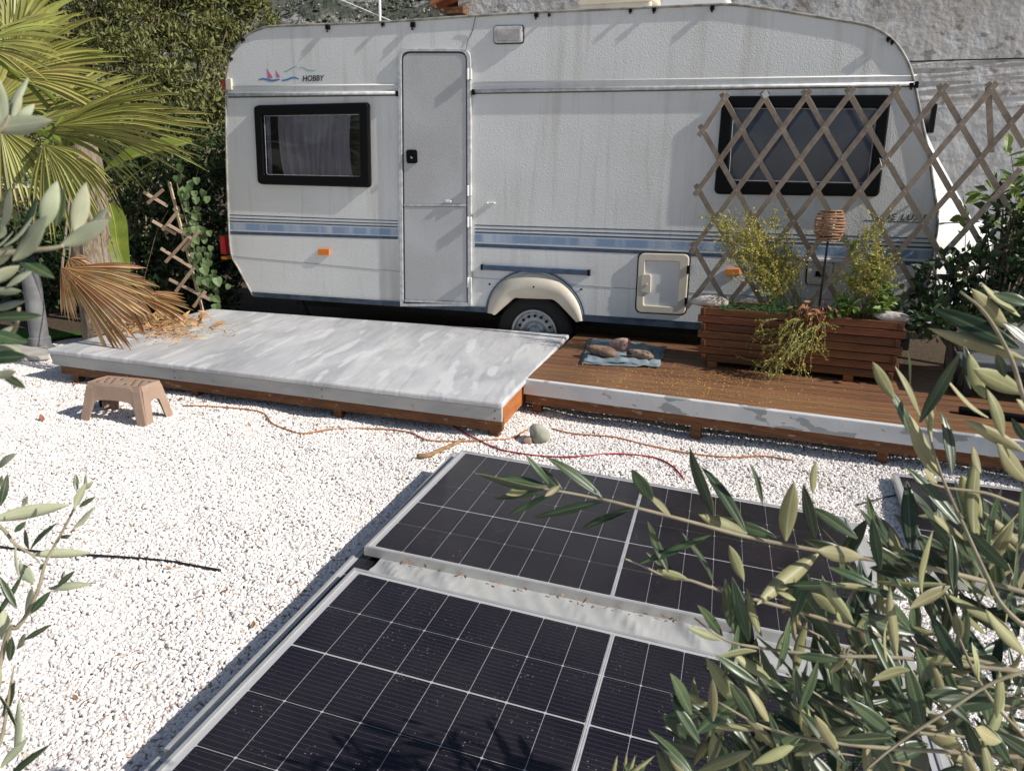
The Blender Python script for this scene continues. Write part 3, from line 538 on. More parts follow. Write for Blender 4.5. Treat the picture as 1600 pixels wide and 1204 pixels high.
    h = MB(); h.box(cw(768, 317, 0.012), U*0.030, N*0.012, UP*0.006); h.box(cw(762, 317, 0.02), U*0.006, N*0.02, UP*0.006); h.build('door_stop', M['caravan_smooth'], t, bevel=0.003)
    # lamp over the door
    q = rrect((773, 42, 0), (817, 41, 0), (817, 67, 0), (773, 68, 0), 4, 4); h = MB(); h.prism([cw(p.x, p.y, 0.001) for p in q], N*0.022); lp = h.build('awning_lamp', M['alu'], t, bevel=0.005)
    q = rrect((777, 45.5, 0), (813.5, 44.5, 0), (813.5, 63.5, 0), (777, 64.5, 0), 2, 4); h = MB(); h.prism([cw(p.x, p.y, 0.0225) for p in q], N*0.010); h.build('lamp_lens', M['lamp_lens'], lp, bevel=0.004)
    h = MB(); e = [cw(p.x, p.y, 0.004) for p in rrect((772, 41, 0), (818, 40, 0), (818, 68, 0), (772, 69, 0), 5, 4)]; h.tube(e+[e[0]], 0.005, 5); h.build('lamp_gasket', M['seal'], lp)
    # marker lights and rear lights
    for (x, y, w_, h_) in ((507, 393.5, 9, 5), (1145, 425, 11, 5.5)):
        h = MB(); c = [(x-w_, y-h_), (x+w_, y-h_), (x+w_, y+h_), (x-w_, y+h_)]; h.prism([cw(*p, 0.001) for p in c], N*0.018); h.build('marker_lamp', M['orange_lens'], t, bevel=0.005)
    h = MB(); h.box(cw(359, 132, 0.0), U*0.03, N*0.02, UP*0.048); h.build('marker_lamp', M['cream'], t, bevel=0.006)
    h = MB(); h.box(cw(353, 133, -0.02), U*0.018, N*0.03, UP*0.045); h.build('marker_lamp', M['red_lens'], t, bevel=0.006)
    h = MB(); h.box(cw(354, 382, -0.08), U*0.03, N*0.06, UP*0.085); h.build('tail_lamp', M['red_lens'], t, bevel=0.01)
    h = MB(); h.box(cw(356, 402, -0.08), U*0.03, N*0.06, UP*0.014); h.build('tail_lamp', M['orange_lens'], t, bevel=0.004)
    # roof clips and brackets
    for x, y, s in ((379, 62, 1), (361, 92, .7), (512, 43, 1.2), (598, 38.5, .8), (645, 39, 1.3), (838, 24, 1), (858, 23.5, .6), (985, 17, .8), (1022, 15.5, .9), (1113, 12.5, 1), (1388, 61, .8), (1394, 66, .7), (1424, 133, 1)):
        h = MB(); c = cw(x, y, 0.014); h.box(c, U*0.014*s, N*0.014, UP*0.014*s); h.tube([c, c-UP*0.03*s+N*0.012], 0.008*s, 6); h.build('awning_clip', M['black_plastic'], t, bevel=0.003)
    h = MB(); h.tube(smoothline([cw(743, 26, 0.02), cw(738, 48, 0.008), cw(731, 64, 0.005), cw(728, 79, 0.024)]), 0.0028, 4); h.build('wire', M['black_metal'], t)
    # wheel arch
    def arc(cx, cy, rx, ry, a0, a1, n_): return [(cx+rx*math.cos(math.radians(a0+(a1-a0)*i/n_)), cy-ry*math.sin(math.radians(a0+(a1-a0)*i/n_))) for i in range(n_+1)]
    cx, cy = 836.5, 497; n_ = 28
    out = [(x, y+(x-cx)*0.085) for x, y in arc(cx, cy, 74, 70, 178, 2, n_)]
    inn = []
    for i, (x, y) in enumerate(out):
        s_ = (i/n_)*2-1; xi = cx+1+s_*64 if abs(s_) > .55 else cx+1+s_*60; 
        yi = 466 if abs(s_) < 0.5 else 466+(abs(s_)-0.5)/0.5*31
        inn.append((xi, yi+(xi-cx)*0.085*(0.4 if abs(s_) < .5 else 1)))
    a = MB(); ov = [cw(*p, 0.002) for p in out]; iv = [cw(*p, 0.002) for p in inn]; mid = [cw((o_[0]*.5+i_[0]*.5), (o_[1]*.5+i_[1]*.5), 0.03) for o_, i_ in zip(out, inn)]
    a.grid([[o_, o_+N*0.016, m_, i_+N*0.020, i_-N*0.03] for o_, m_, i_ in zip(ov, mid, iv)]); wa = a.build('wheel_arch', M['cream'], t, smooth=True)
    a = MB(); a.grid([[cw(x+(x-cx)*0.015, y-1-1.2*(1-abs(x-cx)/74), 0.001), cw(x+(x-cx)*0.03, y-3.6*(1-abs(x-cx)/110), 0.014), cw(x, y, 0.014), cw(x, y, 0.002)] for x, y in [(cx+(p[0]-cx)*1.02, p[1]-3) for p in out]]); a.build('arch_trim', M['navy'], wa)
    for x, y in ((765, 444), (908, 452), (834, 448)):
        h = MB(); h.lathe(cw(x, y, 0.0+(0.026 if x == 834 else 0.001)), N, [(0.0005, 0.004), (0.008, 0.004), (0.009, 0)], 10); h.build('screw', M['black_plastic'], t)
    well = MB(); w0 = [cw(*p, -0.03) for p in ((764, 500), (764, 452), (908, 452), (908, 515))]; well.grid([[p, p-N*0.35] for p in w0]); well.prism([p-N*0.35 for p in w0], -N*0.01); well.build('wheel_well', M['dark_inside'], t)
    # wheel
    c = cw(834.5, 520, -0.06); R = 0.325; r = 0.192
    w = MB(); w.lathe(c, N, [(r, -0.16), (R*0.93, -0.165), (R, -0.13), (R, -0.03), (R*0.97, 0.0), (R*0.9, 0.012), (R*0.72, 0.014), (r, 0.0), (r, -0.16)], 48); wh = w.build('wheel', M['rubber'], t, smooth=True)
    w = MB(); w.lathe(c, N, [(r+0.006, 0.004), (r+0.004, 0.012), (r-0.010, 0.012), (r-0.018, -0.012), (r-0.03, -0.03), (r-0.045, -0.02), (r*0.62, -0.008), (r*0.52, -0.012), (r*0.45, -0.028), (r*0.30, -0.028), (r*0.28, -0.010), (r*0.2, 0.002), (0.0005, 0.004)], 48); w.build('rim', M['steel_rim'], wh, smooth=True)
    for k in range(16):  # dark discs paint the shade inside the rim's holes
        a_ = k*math.pi/8; h = MB(); h.lathe(c+(U*math.cos(a_)+UP*math.sin(a_))*r*0.735, N, [(0.0004, -0.0085), (0.0125, -0.0085), (0.0125, -0.02)], 12); h.build('rim_hole_disc', M['dark_inside'], wh)
    for k in range(5):
        a_ = k*math.pi*0.4+.3; h = MB(); h.lathe(c+(U*math.cos(a_)+UP*math.sin(a_))*r*0.37, N, [(0.0004, -0.014), (0.009, -0.014), (0.010, -0.03)], 6); h.build('wheel_nut', M['steel_rim'], wh)
    # vent rail above the arch
    h = MB(); h.prism([cw(*p, 0.001) for p in [(754, 413), (922, 421.5), (922, 430), (754, 421)]], N*0.028); h.build('side_rail', M['navy'], t, bevel=0.007)
    for x0, x1, y0, y1 in ((753, 756, 412.5, 421.5), (919.5, 922.5, 421, 430.5)):
        h = MB(); h.prism([cw(x0, y0, 0.0), cw(x1, y0, 0.0), cw(x1, y1, 0.0), cw(x0, y1, 0.0)], N*0.031); h.build('rail_end', M['black_plastic'], t)
    # service hatch
    def hatch(c, r, inn_, tab):
        O = rrect(*[(*p, 0) for p in c], r, 6); I = rrect(*[(*p, 0) for p in inn_], r*0.35, 6)
        h = MB(); h.ring([cw(p.x, p.y, 0.001) for p in O], [cw(p.x, p.y, 0.001) for p in I], N*0.022); hh = h.build('service_hatch', M['cream'], t, bevel=0.008)
        h = MB(); h.prism([cw(p.x, p.y, 0.0015) for p in I], N*0.006); h.build('hatch_panel', M['caravan_smooth'], hh)
        h = MB(); e = [cw(p.x, p.y, 0.003) for p in rrect(*[((p[0]-c[0][0])*1.03+c[0][0]-1.2, (p[1]-c[0][1])*1.02+c[0][1]-1, 0) for p in c], r, 6)]; h.tube(e+[e[0]], 0.006, 5); h.build('hatch_seal', M['rubber'], hh)
        if tab:
            q = rrect((1003, 428, 0), (1018, 428, 0), (1017, 458, 0), (1002, 456, 0), 4, 4); h = MB(); h.prism([cw(p.x, p.y, 0.008) for p in q], N*0.020); lk = h.build('hatch_lock', M['cream'], hh, bevel=0.004)
            h = MB(); h.lathe(cw(1010, 445, 0.028), N, [(0.0005, 0.004), (0.011, 0.004), (0.012, 0)], 12); h.build('lock_cylinder', M['alu'], lk)
            for y in (421, 471):
                h = MB(); h.box(cw(1075.5-(y-421)*.07, y, 0.02), U*0.011, N*0.012, UP*0.03); h.build('hatch_hinge', M['black_plastic'], hh, bevel=0.003)
        return hh
    hatch([(999, 395), (1078, 397), (1071, 491), (994, 487)], 10, [(1009, 407), (1062, 409), (1058, 479), (1006, 476)], True)
    hs = hatch([(1262, 408), (1302, 410), (1298, 446), (1260, 444)], 5, [(1269, 416), (1294, 417), (1291, 438), (1267, 436)], False)
    h = MB(); h.box(cw(1281, 428, 0.012), U*0.03, N*0.008, UP*0.02); h.build('socket', M['black_plastic'], hs)
    h = MB(); h.prism([cw(*p, 0.001) for p in [(1250, 401), (1400, 409), (1400, 415), (1250, 407)]], N*0.03); h.build('grab_rail', M['caravan_smooth'], t, bevel=0.006)
    # roof hatches standing above the roof line
    for (x0, x1, dpt, hh, m, nm) in ((905, 1016, 0.30, 0.20, 'cream', 'roof_hatch'), (1034, 1134, 0.34, 0.19, 'caravan_smooth', 'roof_hatch')):
        p, q = cw(x0, 12, -dpt), cw(x1, 8, -dpt); zr = min(cw(x0, 16).z, cw(x1, 16).z); c = (p+q)/2; c.z = zr
        h = MB(); h.box(c-N*0.25, (q-p).dot(U)/2*U*1.03, N*0.25, UP*(hh*0.65)); rh = h.build(nm, M[m], t, bevel=0.02)
        h = MB(); h.box(c-N*0.25+UP*hh*0.8, (q-p).dot(U)/2*U*1.05, N*0.27, UP*hh*0.2); h.build('hatch_lid', M[m], rh, bevel=0.02)
    # lettering and the picture printed by it
    def text(body, px, size, m, sx=1.0, shear=0.25, sp=1.0):
        cu = bpy.data.curves.new('lettering', 'FONT'); cu.body = body; cu.size = size; cu.shear = shear; cu.extrude = 0.0004; cu.offset = size*0.02; cu.space_character = sp
        o_ = bpy.data.objects.new('lettering', cu); C.objects.link(o_); cu.materials.append(m); o_.parent = t
        p = cw(*px, 0.0016); Wm = frame(p, U*sx, UP, N); o_.matrix_basis = Matrix.Translation(-WLOC[t.name])@Wm; return o_
    text('HOBBY', (472.5, 127), 0.062, M['print_black'], 1.0, 0.2)
    text('DE LUXE', (1378, 343), 0.058, M['print_black'], 1.0, 0.25, 1.28)
    strip('printed_line', [(1350, 343.6), (1452, 347.6), (1452, 349), (1350, 345)], 0.0004, 0.0014, M['print_black'])
    def poly(pts, m): strip('printed_picture', pts, 0.0006, 0.0014, m)
    poly([(417, 107.5), (425, 119), (426.5, 122), (418.5, 123)], M['pink']); poly([(431, 109.5), (437, 119), (438, 121), (432, 121.5)], M['pink'])
    def ribbon(pts, w_, m):
        b = MB(); b.grid([[cw(x, y-w_*(0.3+0.7*math.sin(math.pi*i/(len(pts)-1))), 0.0012), cw(x, y+w_*0.5, 0.0012)] for i, (x, y) in enumerate(pts)]); b.build('printed_picture', m, t)
    ribbon([(404, 124.5), (411, 123.5), (418, 125.5), (425, 127), (432, 125.5), (437, 124)], 2.4, M['print_blue'])
    ribbon([(440, 125.5), (447, 125.5), (454, 123), (460, 121.5), (467, 123.5)], 2.2, M['print_blue'])
    ribbon([(444, 112), (450, 110.5), (456, 107), (461, 104.5), (464, 106)], 1.2, M['teal']); ribbon([(466, 109), (470, 105), (474, 107), (482, 110.5), (489, 111), (494, 110)], 1.1, M['teal'])
    # side window frame at the far front corner
    h = MB(); h.box(cw(1441, 178)-N*1.1+U*0.12, U*0.02, N*0.7, UP*0.10); h.build('front_window', M['black_plastic'], t, bevel=0.01)
    return t
caravan()

def mast():
    b = cw(594, 36, -1.2); b.z = cw(594, 40).z-0.02
    t = thing('antenna_mast', 'thin white aerial mast rising from the caravan roof', 'mast', b)
    m = MB(); m.tube([b-UP*0.01, b+UP*1.9], 0.013, 8); m.build('pole', M['caravan_smooth'], t)
    m = MB(); m.box(b+UP*0.02, U*0.05, N*0.05, UP*0.022); m.build('base', M['alu'], t, bevel=0.004)
    m = MB(); top = b+UP*1.86
    for k in range(6): m.tube([top-U*0.3+U*0.1*k-N*0.14, top-U*0.3+U*0.1*k+N*0.14], 0.004, 4)
    m.tube([top-U*0.32, top+U*0.26], 0.008, 6); m.build('aerial', M['alu'], t)
    m = MB(); p = onpl(538, 2, P0-N*1.2, N); q = onpl(612, 33, P0-N*1.2, N); m.tube([p+(p-q)*1.2, p, q], 0.005, 5); m.build('stay_wire', M['string'], t)
mast()

# ------------------------------------------------------------------ platforms
FR = [(72, 545), (785, 630)]; BK = [(330, 482), (890, 522)]
def platform():
    z = DECK_Z; a, b = onz(72, 545, z), onz(785, 630, z); c, d = onz(890, 522, z), onz(330, 482, z); d = a+(d-a)*1.0
    ctr = (a+b+c+d)/4; ctr.z = 0
    t = thing('marbled_platform', 'low white platform with grey marbled top on brown timber frame', 'platform', ctr)
    fd = (b-a).normalized(); inw = (c-b).normalized(); rt = fd
    # top boards: three slabs butted, rounded nose at the front and the side
    s = MB(); quad = [a, b, c, d]; s.prism([p-UP*0.036 for p in quad], UP*0.036); s.build('top_panel', M['marble'], t, bevel=0.012)
    f = MB(); h0, h1 = 0.037, 0.115
    ft = [a-UP*h0+inw*0.012+fd*0.01, b-UP*h0+inw*0.012-fd*0.006]; f.prism([ft[0], ft[1], ft[1]-UP*(h1-h0), ft[0]-UP*(h1-h0)+fd*0.03], inw*0.022); f.build('front_board', M['fascia'], t, bevel=0.003)
    f = MB(); p = a+fd*0.07+inw*0.045; q = b-fd*0.012+inw*0.045; f.prism([p-UP*0.1165, q-UP*0.1165, q-UP*0.185, p-UP*0.185], inw*0.05); f.build('front_beam', M['brown_beam'], t, bevel=0.004)
    f = MB(); p = b+inw*0.10-fd*0.055; q = c-inw*0.05-fd*0.055; f.prism([p-UP*0.037, q-UP*0.037, q-UP*0.175, p-UP*0.175], fd*0.03); f.build('side_board', M['orange_wood'], t, bevel=0.003)
    f = MB(); p = a+inw*0.06+fd*0.10; q = d-inw*0.05+fd*0.10; f.prism([p-UP*0.037, q-UP*0.037, q-UP*0.175, p-UP*0.175], fd*0.03); f.build('side_board', M['brown_beam'], t)
    f = MB(); p = d-inw*0.06+fd*0.05; q = c-inw*0.06-fd*0.05; f.prism([p-UP*0.037, q-UP*0.037, q-UP*0.175, p-UP*0.175], -inw*0.04); f.build('back_beam', M['brown_beam'], t)
    for k in range(5):
        p = a.lerp(b, (k+0.5)/5); q = d.lerp(c, (k+0.5)/5); f = MB(); f.prism([p+inw*0.11-UP*0.037, p+inw*0.11-UP*0.15, q-inw*0.11-UP*0.15, q-inw*0.11-UP*0.037], fd*0.04); f.build('joist', M['brown_beam'], t)
    for k in (0.055, 0.36, 0.68, 0.982):
        for s_ in (0, 1):
            p = (a.lerp(b, k)+inw*0.085) if s_ == 0 else (d.lerp(c, k)-inw*0.12)
            l = MB(); l.box(Vector((p.x, p.y, 0.035)), fd*0.026, inw*0.03, UP*0.075); l.build('leg', M['brown_beam'], t, bevel=0.004)
    for k in (0.004, 0.33, 0.66, 0.99):
        for hz in (0.052, 0.098):
            l = MB(); p = a.lerp(b, k)-UP*hz+inw*0.0115+(fd*0.02 if k < .1 else -fd*0.014); l.lathe(p, -inw, [(0.0004, 0.002), (0.004, 0.002), (0.0045, 0)], 8); l.build('nail', M['black_metal'], t)
    return a, b, c, d
PA, PB, PC, PD = platform()

def deck():
    z = DECK_Z; a, b = onz(818, 592, z), onz(1600, 690, z); fd = (b-a); fd.z = 0; L_ = fd.length+1.2; fd.normalize()
    back = onz(893, 527, z)-a; inw = Vector((-fd.y, fd.x, 0)); D = 1.62; lean = back-inw*back.dot(inw); sk = lean.dot(fd)/back.dot(inw)
    ctr = a+fd*L_/2+inw*D/2; ctr.z = 0
    t = thing('timber_deck', 'brown plank deck with peeling white front edge below the trellis', 'deck', ctr)
    ft = MB(); ft.prism([a, a+fd*L_, a+fd*L_-UP*0.098, a-UP*0.098], inw*0.042); ft.build('front_edge_board', M['peel_white'], t, bevel=0.006)
    f = MB(); p = a+inw*0.035+fd*0.0; f.prism([p-UP*0.0995, p+fd*L_-UP*0.0995, p+fd*L_-UP*0.166, p-UP*0.166], inw*0.05); f.build('front_beam', M['brown_beam'], t, bevel=0.004)
    k = 0; y = 0.045; w = 0.118
    while y < D:
        m = MB(); p = a+inw*y+fd*(sk*y+0.004*random.uniform(-1, 1)); q = a+inw*(y+w-0.007)+fd*(sk*(y+w)); e = fd*(L_-sk*y); dz = UP*(-0.006+random.uniform(-0.0015, 0.0015))
        m.prism([p+dz-UP*0.026, p+e+dz-UP*0.026, q+e+dz-UP*0.026, q+dz-UP*0.026], UP*0.026); m.build('plank', M['deck_wood'], t, bevel=0.003); y += w; k += 1
    f = MB(); p = a+inw*0.12+fd*(sk*0.12+0.03); q = a+inw*(D-0.05)+fd*(sk*D+0.03); f.prism([p-UP*0.034, q-UP*0.034, q-UP*0.16, p-UP*0.16], fd*0.035); f.build('side_beam', M['brown_beam'], t)
    for s in (0.035, 1.05, 2.05, 3.1):
        for yy in (0.075, 0.8, 1.45):
            p = a+fd*(s+0.05+sk*yy)+inw*yy; l = MB(); l.box(Vector((p.x, p.y, gz(p.x, p.y)/2+0.09-0.04+0.008)), fd*0.028, inw*0.028, UP*0.095); l.build('leg', M['brown_beam'], t, bevel=0.003)
    return a, fd, inw
DA, DF, DI = deck()
KD = None
def petals():                            # fallen yellow petals under the broom
    mb = MB()
    for q in range(1500):
        s = random.gauss(0.95, 0.42); y = abs(random.gauss(0.42, 0.28))+0.05
        if s < 0.15 or s > 2.1 or y > 1.1: continue
        p = DA+DF*s+DI*y+UP*(-0.003); a = random.uniform(0, 6.28); r = random.uniform(0.0025, 0.006); x = Vector((math.cos(a), math.sin(a), random.uniform(-.2, .2)))*r; yv = Vector((-math.sin(a), math.cos(a), random.uniform(-.2, .3)))*r*0.6
        mb.add([p-x, p-yv, p+x+UP*0.002, p+yv+UP*0.001], [(0, 1, 2, 3)])
    o = mb.build('fallen_petals', M['petal'], recalc=False); tag(o, 'small yellow petals fallen on the brown deck boards', 'petals', kind='stuff')
petals()

# ------------------------------------------------------------------ foliage helpers
def leafcloud(mb, centre, radii, n, size, m=0, shell=0.55, up=0.2, aspect=0.42):
    centre = Vector(centre)
    for i in range(n):
        d = Vector((random.gauss(0, 1), random.gauss(0, 1), random.gauss(0, 1))).normalized(); r = shell+(1-shell)*random.random() if random.random() < .8 else random.random()
        p = centre+Vector((d.x*radii[0], d.y*radii[1], d.z*radii[2]))*r
        leaf(mb, p, (d*0.6+Vector((random.gauss(0, .7), random.gauss(0, .7), random.gauss(0, .7)+up))).normalized(), size*random.uniform(0.6, 1.3), aspect, m)
def leaf(mb, p, d, s, aspect=0.42, m=0, nrm=None, fold=0.12, pointy=0.45):
    t = nrm if nrm is not None else Vector((random.gauss(0, 1), random.gauss(0, 1), random.gauss(0.4, 1)))
    b = d.cross(t); 
    if b.length < 1e-4: b = d.orthogonal()
    b.normalize(); nn = b.cross(d); w = s*aspect*0.5
    mb.add([p, p+d*s*pointy+b*w+nn*s*fold, p+d*s, p+d*s*pointy-b*w+nn*s*fold], [(0, 1, 2), (0, 2, 3)], m)
def bigleaf(mb, p, d, nrm, s, w, m=0, n=6, bend=0.25, heart=False):   # shaped leaf with folded midrib
    d = d.normalized(); b = d.cross(nrm).normalized(); nn = b.cross(d); vs = []; 
    for i in range(n+1):
        t = i/n; wd = (math.sin(math.pi*min(1, t*0.9+0.1))**0.8 if not heart else (math.sin(math.pi*(0.30+0.70*t))**0.9))*w*0.5*(1 if i < n else 0)
        if i == 0 and not heart: wd = w*0.05
        c = p+d*s*t-nn*bend*s*t*t
        vs += [c+b*wd+nn*wd*0.25, c, c-b*wd+nn*wd*0.25]
    fs = []
    for i in range(n): 
        o = i*3; fs += [(o, o+1, o+4, o+3), (o+1, o+2, o+5, o+4)]
    mb.add(vs, fs, m)

# ------------------------------------------------------------------ planter with its stones and plants
PZ = DECK_Z-0.005
pl, pr = onz(1092, 566, PZ+0.02), onz(1397, 598, PZ+0.02)
PK = (pl-P0).dot(N)                      # distance of the planter front from the caravan wall
PU = (pr-pl); PU.z = 0; PLEN = PU.length; PU.normalize(); PIN = Vector((-PU.y, PU.x, 0)); PDEP = 0.40
def pz(px, py): return onpl(px, py, pl, PIN)
PTOP = pz(1250, 491).z
def planter():
    b = pl.lerp(pr, .5)+PIN*PDEP/2; b.z = PZ
    t = thing('planter_box', 'stained brown wooden planter box of stacked planks on the deck', 'planter', b)
    z0 = PZ+0.035; n = 7; h = (PTOP-z0)/n; th = 0.03
    for k in range(n):
        z = z0+h*(k+.5); e = 0.022 if k % 2 else -0.008; g = -0.008 if k % 2 else 0.022; fl = 0.004*(k-3)
        for side in (0, 1):
            y = th/2-0.003 if side == 0 else PDEP-th/2
            m = MB(); c = pl.lerp(pr, .5)+PIN*(y-(0.002*(k % 2) if side == 0 else 0)); c.z = z; m.box(c, PU*(PLEN/2+e+fl), PIN*th/2, UP*(h/2-0.002)); m.build('plank', M['planter_wood'], t, bevel=0.004)
            m = MB(); c = (pl if side == 0 else pr)+PIN*PDEP/2+PU*((th/2-fl) if side == 0 else -(th/2-fl)); c.z = z; m.box(c, PU*th/2, PIN*(PDEP/2+g), UP*(h/2-0.0035)); m.build('plank', M['planter_wood'], t, bevel=0.004)
    for s in (0.07, 0.78):
        for y in (0.05, 0.34):
            m = MB(); c = pl+PU*PLEN*s+PIN*y; c.z = PZ+0.018; m.box(c, PU*0.03, PIN*0.04, UP*0.020); m.build('foot', M['orange_wood'], t)
    m = MB(); P = [[pl+PU*(0.03+(PLEN-0.06)*i/16)+PIN*(0.03+(PDEP-0.06)*j/6)+UP*(PTOP-0.03-pl.z+random.uniform(-.012, .012)) for j in range(7)] for i in range(17)]; m.grid(P); m.build('soil', M['soil'], t, smooth=True)
planter()
def rock(name, label, c, ax, m, group=None, seed=1, rough=0.22, cat='stone'):
    r = random.Random(seed); b = bmesh.new(); bmesh.ops.create_icosphere(b, subdivisions=3, radius=1)
    ph = [Vector((r.uniform(-3, 3), r.uniform(-3, 3), r.uniform(-3, 3))) for _ in range(7)]
    mb = MB(); b.verts.ensure_lookup_table(); vs = []
    for v in b.verts:
        d = 1+rough*sum(math.sin(v.co.dot(q)+q.x*3) for q in ph)/3.2; co = v.co*d; vs.append(Vector(c)+Vector(ax[0])*co.x+Vector(ax[1])*co.y+Vector(ax[2])*co.z)
    mb.add(vs, [tuple(v.index for v in f.verts) for f in b.faces]); b.free(); o = mb.build(name, m, smooth=True); return tag(o, label, cat, group)
c = pz(1104, 468)+PIN*0.08; c.z = PTOP+0.022; rock('stone', 'rough white stone on the end of the planter beside the service hatch', c, (PU*0.115, PIN*0.07, UP*0.04), M['stone_white'], seed=3)
c = pz(1396, 496)+PIN*0.06; c.z = PTOP+0.020; rock('stone', 'smooth pale oblong stone on the planter end near the dark shrub', c, (PU*0.115, PIN*0.06, UP*0.036), M['stone_white'], seed=8, rough=0.1)
c = pz(1384, 481)+PIN*0.16; c.z = PTOP+0.03; rock('snail_shell', 'small round brown shell resting beside the pale oblong stone', c, (PU*0.027, PIN*0.025, UP*0.027), M['stone_pink'], seed=5, rough=0.1, cat='shell')

def broom(name, label, root, tips, n, seed, hang=False, green=0.5):
    r = random.Random(seed); t = thing(name, label, 'plant', root, 'flowering broom in the planter'); st = MB(); lf = MB(); fw = MB()
    for i in range(n):
        (x, y), dk = r.choice(tips); x += r.gauss(0, 7); y += r.gauss(0, 8)
        tip = pz(x, y)+PIN*(dk+r.gauss(0, 0.07)); b = root+PU*r.gauss(0, 0.06)+PIN*r.gauss(0, 0.03)
        mid = b.lerp(tip, 0.45)+(UP*0.10 if not hang else UP*0.05-PIN*0.12)+Vector((r.gauss(0, .03), r.gauss(0, .03), 0))
        pts = smoothline([b-UP*0.02, mid, tip], 7); st.tube(pts, [0.0032*(1-0.75*k/(len(pts)-1)) for k in range(len(pts))], 3, cap=False)
        subs = [(pts, 0.28)]
        for q in range(7):
            k = r.randrange(4, len(pts)-1); p = pts[k]; d = (pts[-1]-p).normalized()*0.6+Vector((r.gauss(0, .5), r.gauss(0, .5), r.gauss(0.25 if not hang else -0.1, .5))); e = p+d.normalized()*r.uniform(0.06, 0.17); sp = smoothline([p, p.lerp(e, .5)+Vector((r.gauss(0, .01), r.gauss(0, .01), .008)), e], 4); st.tube(sp, [0.0017, 0.0015, 0.0013, 0.0012, 0.0011, 0.001, 0.0009, 0.0008, 0.0007][:len(sp)], 3, cap=False); subs.append((sp, 0.0))
        for sp, lo in subs:
            for q in range(26 if lo else 17):
                k = r.uniform(lo*(len(sp)-1), len(sp)-1.001); j = int(k); p = sp[j].lerp(sp[j+1], k-j); d = Vector((r.gauss(0, 1), r.gauss(0, 1), r.gauss(.3, 1))).normalized()
                if r.random() < green: leaf(lf, p, d, r.uniform(0.010, 0.022), 0.36)
                else: leaf(fw, p, d, r.uniform(0.009, 0.016), 0.75)
    st.build('stems', M['broom_stem'], t); o = lf.build('leaves', M['broom_leaf'], t, recalc=False); o['kind'] = 'stuff'; o = fw.build('flowers', M['broom_flower'], t, recalc=False); o['kind'] = 'stuff'
rt = pl+PU*PLEN*0.42+PIN*0.2; rt.z = PTOP-0.03
broom('broom_plant', 'bushy yellow flowering broom spreading left over the planter toward the service hatch', rt, [((1098, 335), .3), ((1120, 345), .2), ((1105, 375), .2), ((1135, 380), .15), ((1160, 372), .2), ((1165, 410), .1), ((1190, 395), .2), ((1195, 345), .35), ((1210, 420), .1), ((1145, 425), .1), ((1225, 385), .2), ((1180, 440), .1), ((1240, 425), .1), ((1110, 355), .2), ((1150, 350), .25), ((1175, 360), .2)], 66, 11)
rt = pl+PU*PLEN*0.80+PIN*0.2; rt.z = PTOP-0.03
broom('broom_plant', 'upright yellow flowering broom growing between the rattan lantern and the dark shrub', rt, [((1372, 340), .2), ((1360, 375), .15), ((1335, 395), .15), ((1375, 400), .15), ((1350, 420), .1), ((1385, 430), .1), ((1330, 440), .1), ((1365, 450), .1)], 34, 12, green=0.6)
rt = pl+PU*PLEN*0.55+PIN*0.05; rt.z = PTOP-0.01
broom('broom_plant', 'yellow broom spray trailing down the planter front onto the deck', rt, [((1160, 590), -.10), ((1170, 620), -.22), ((1200, 605), -.16), ((1190, 560), -.08), ((1180, 520), -.06), ((1215, 570), -.10), ((1250, 565), -.06), ((1270, 560), -.06), ((1285, 530), -.05), ((1235, 610), -.15), ((1210, 530), -.06)], 20, 13, hang=True, green=0.62)
def leafy(name, label, cat, spots, m, size, n, aspect=0.5, sd=1, stemmat='broom_stem', group=None):
    r = random.Random(sd); root = spots[0][0]; t = thing(name, label, cat, root, group); st = MB(); lf = MB()
    for b, e in spots:
        mid = b.lerp(e, .5)+Vector((r.gauss(0, .03), r.gauss(0, .03), 0.02)); pts = smoothline([b, mid, e], 6); st.tube(pts, [0.004*(1-.7*k/(len(pts)-1)) for k in range(len(pts))], 4, cap=False)
        for q in range(n):
            k = r.uniform(0.15*(len(pts)-1), len(pts)-1.001); j = int(k); p = pts[j].lerp(pts[j+1], k-j); d = Vector((r.gauss(0, 1), r.gauss(0, 1), r.gauss(.25, .7))).normalized()
            bigleaf(lf, p+d*0.01, d, Vector((r.gauss(0, .5), r.gauss(0, .5)-.4, 1)), size*r.uniform(.6, 1.2), size*aspect*r.uniform(.8, 1.1), n=4, bend=r.uniform(0, .4))
    st.build('stems', M[stemmat], t); o = lf.build('foliage', M[m], t, recalc=False, smooth=False); return t
def pk(x, y, k): return pz(x, y)+PIN*k
leafy('leafy_plant', 'bright green leafy plant climbing beside the lantern pole in the planter', 'plant', [(pk(1335, 492, .2), pk(1332, 372, .2)), (pk(1345, 492, .2), pk(1372, 400, .15)), (pk(1350, 495, .15), pk(1392, 452, .08)), (pk(1320, 495, .12), pk(1310, 470, .05)), (pk(1355, 495, .1), pk(1375, 482, .03)), (pk(1305, 495, .1), pk(1290, 488, -.02)), (pk(1340, 495, .1), pk(1330, 480, .02)), (pk(1365, 495, .1), pk(1390, 470, .05))], 'bright_leaf', 0.058, 34, 0.48, 21)
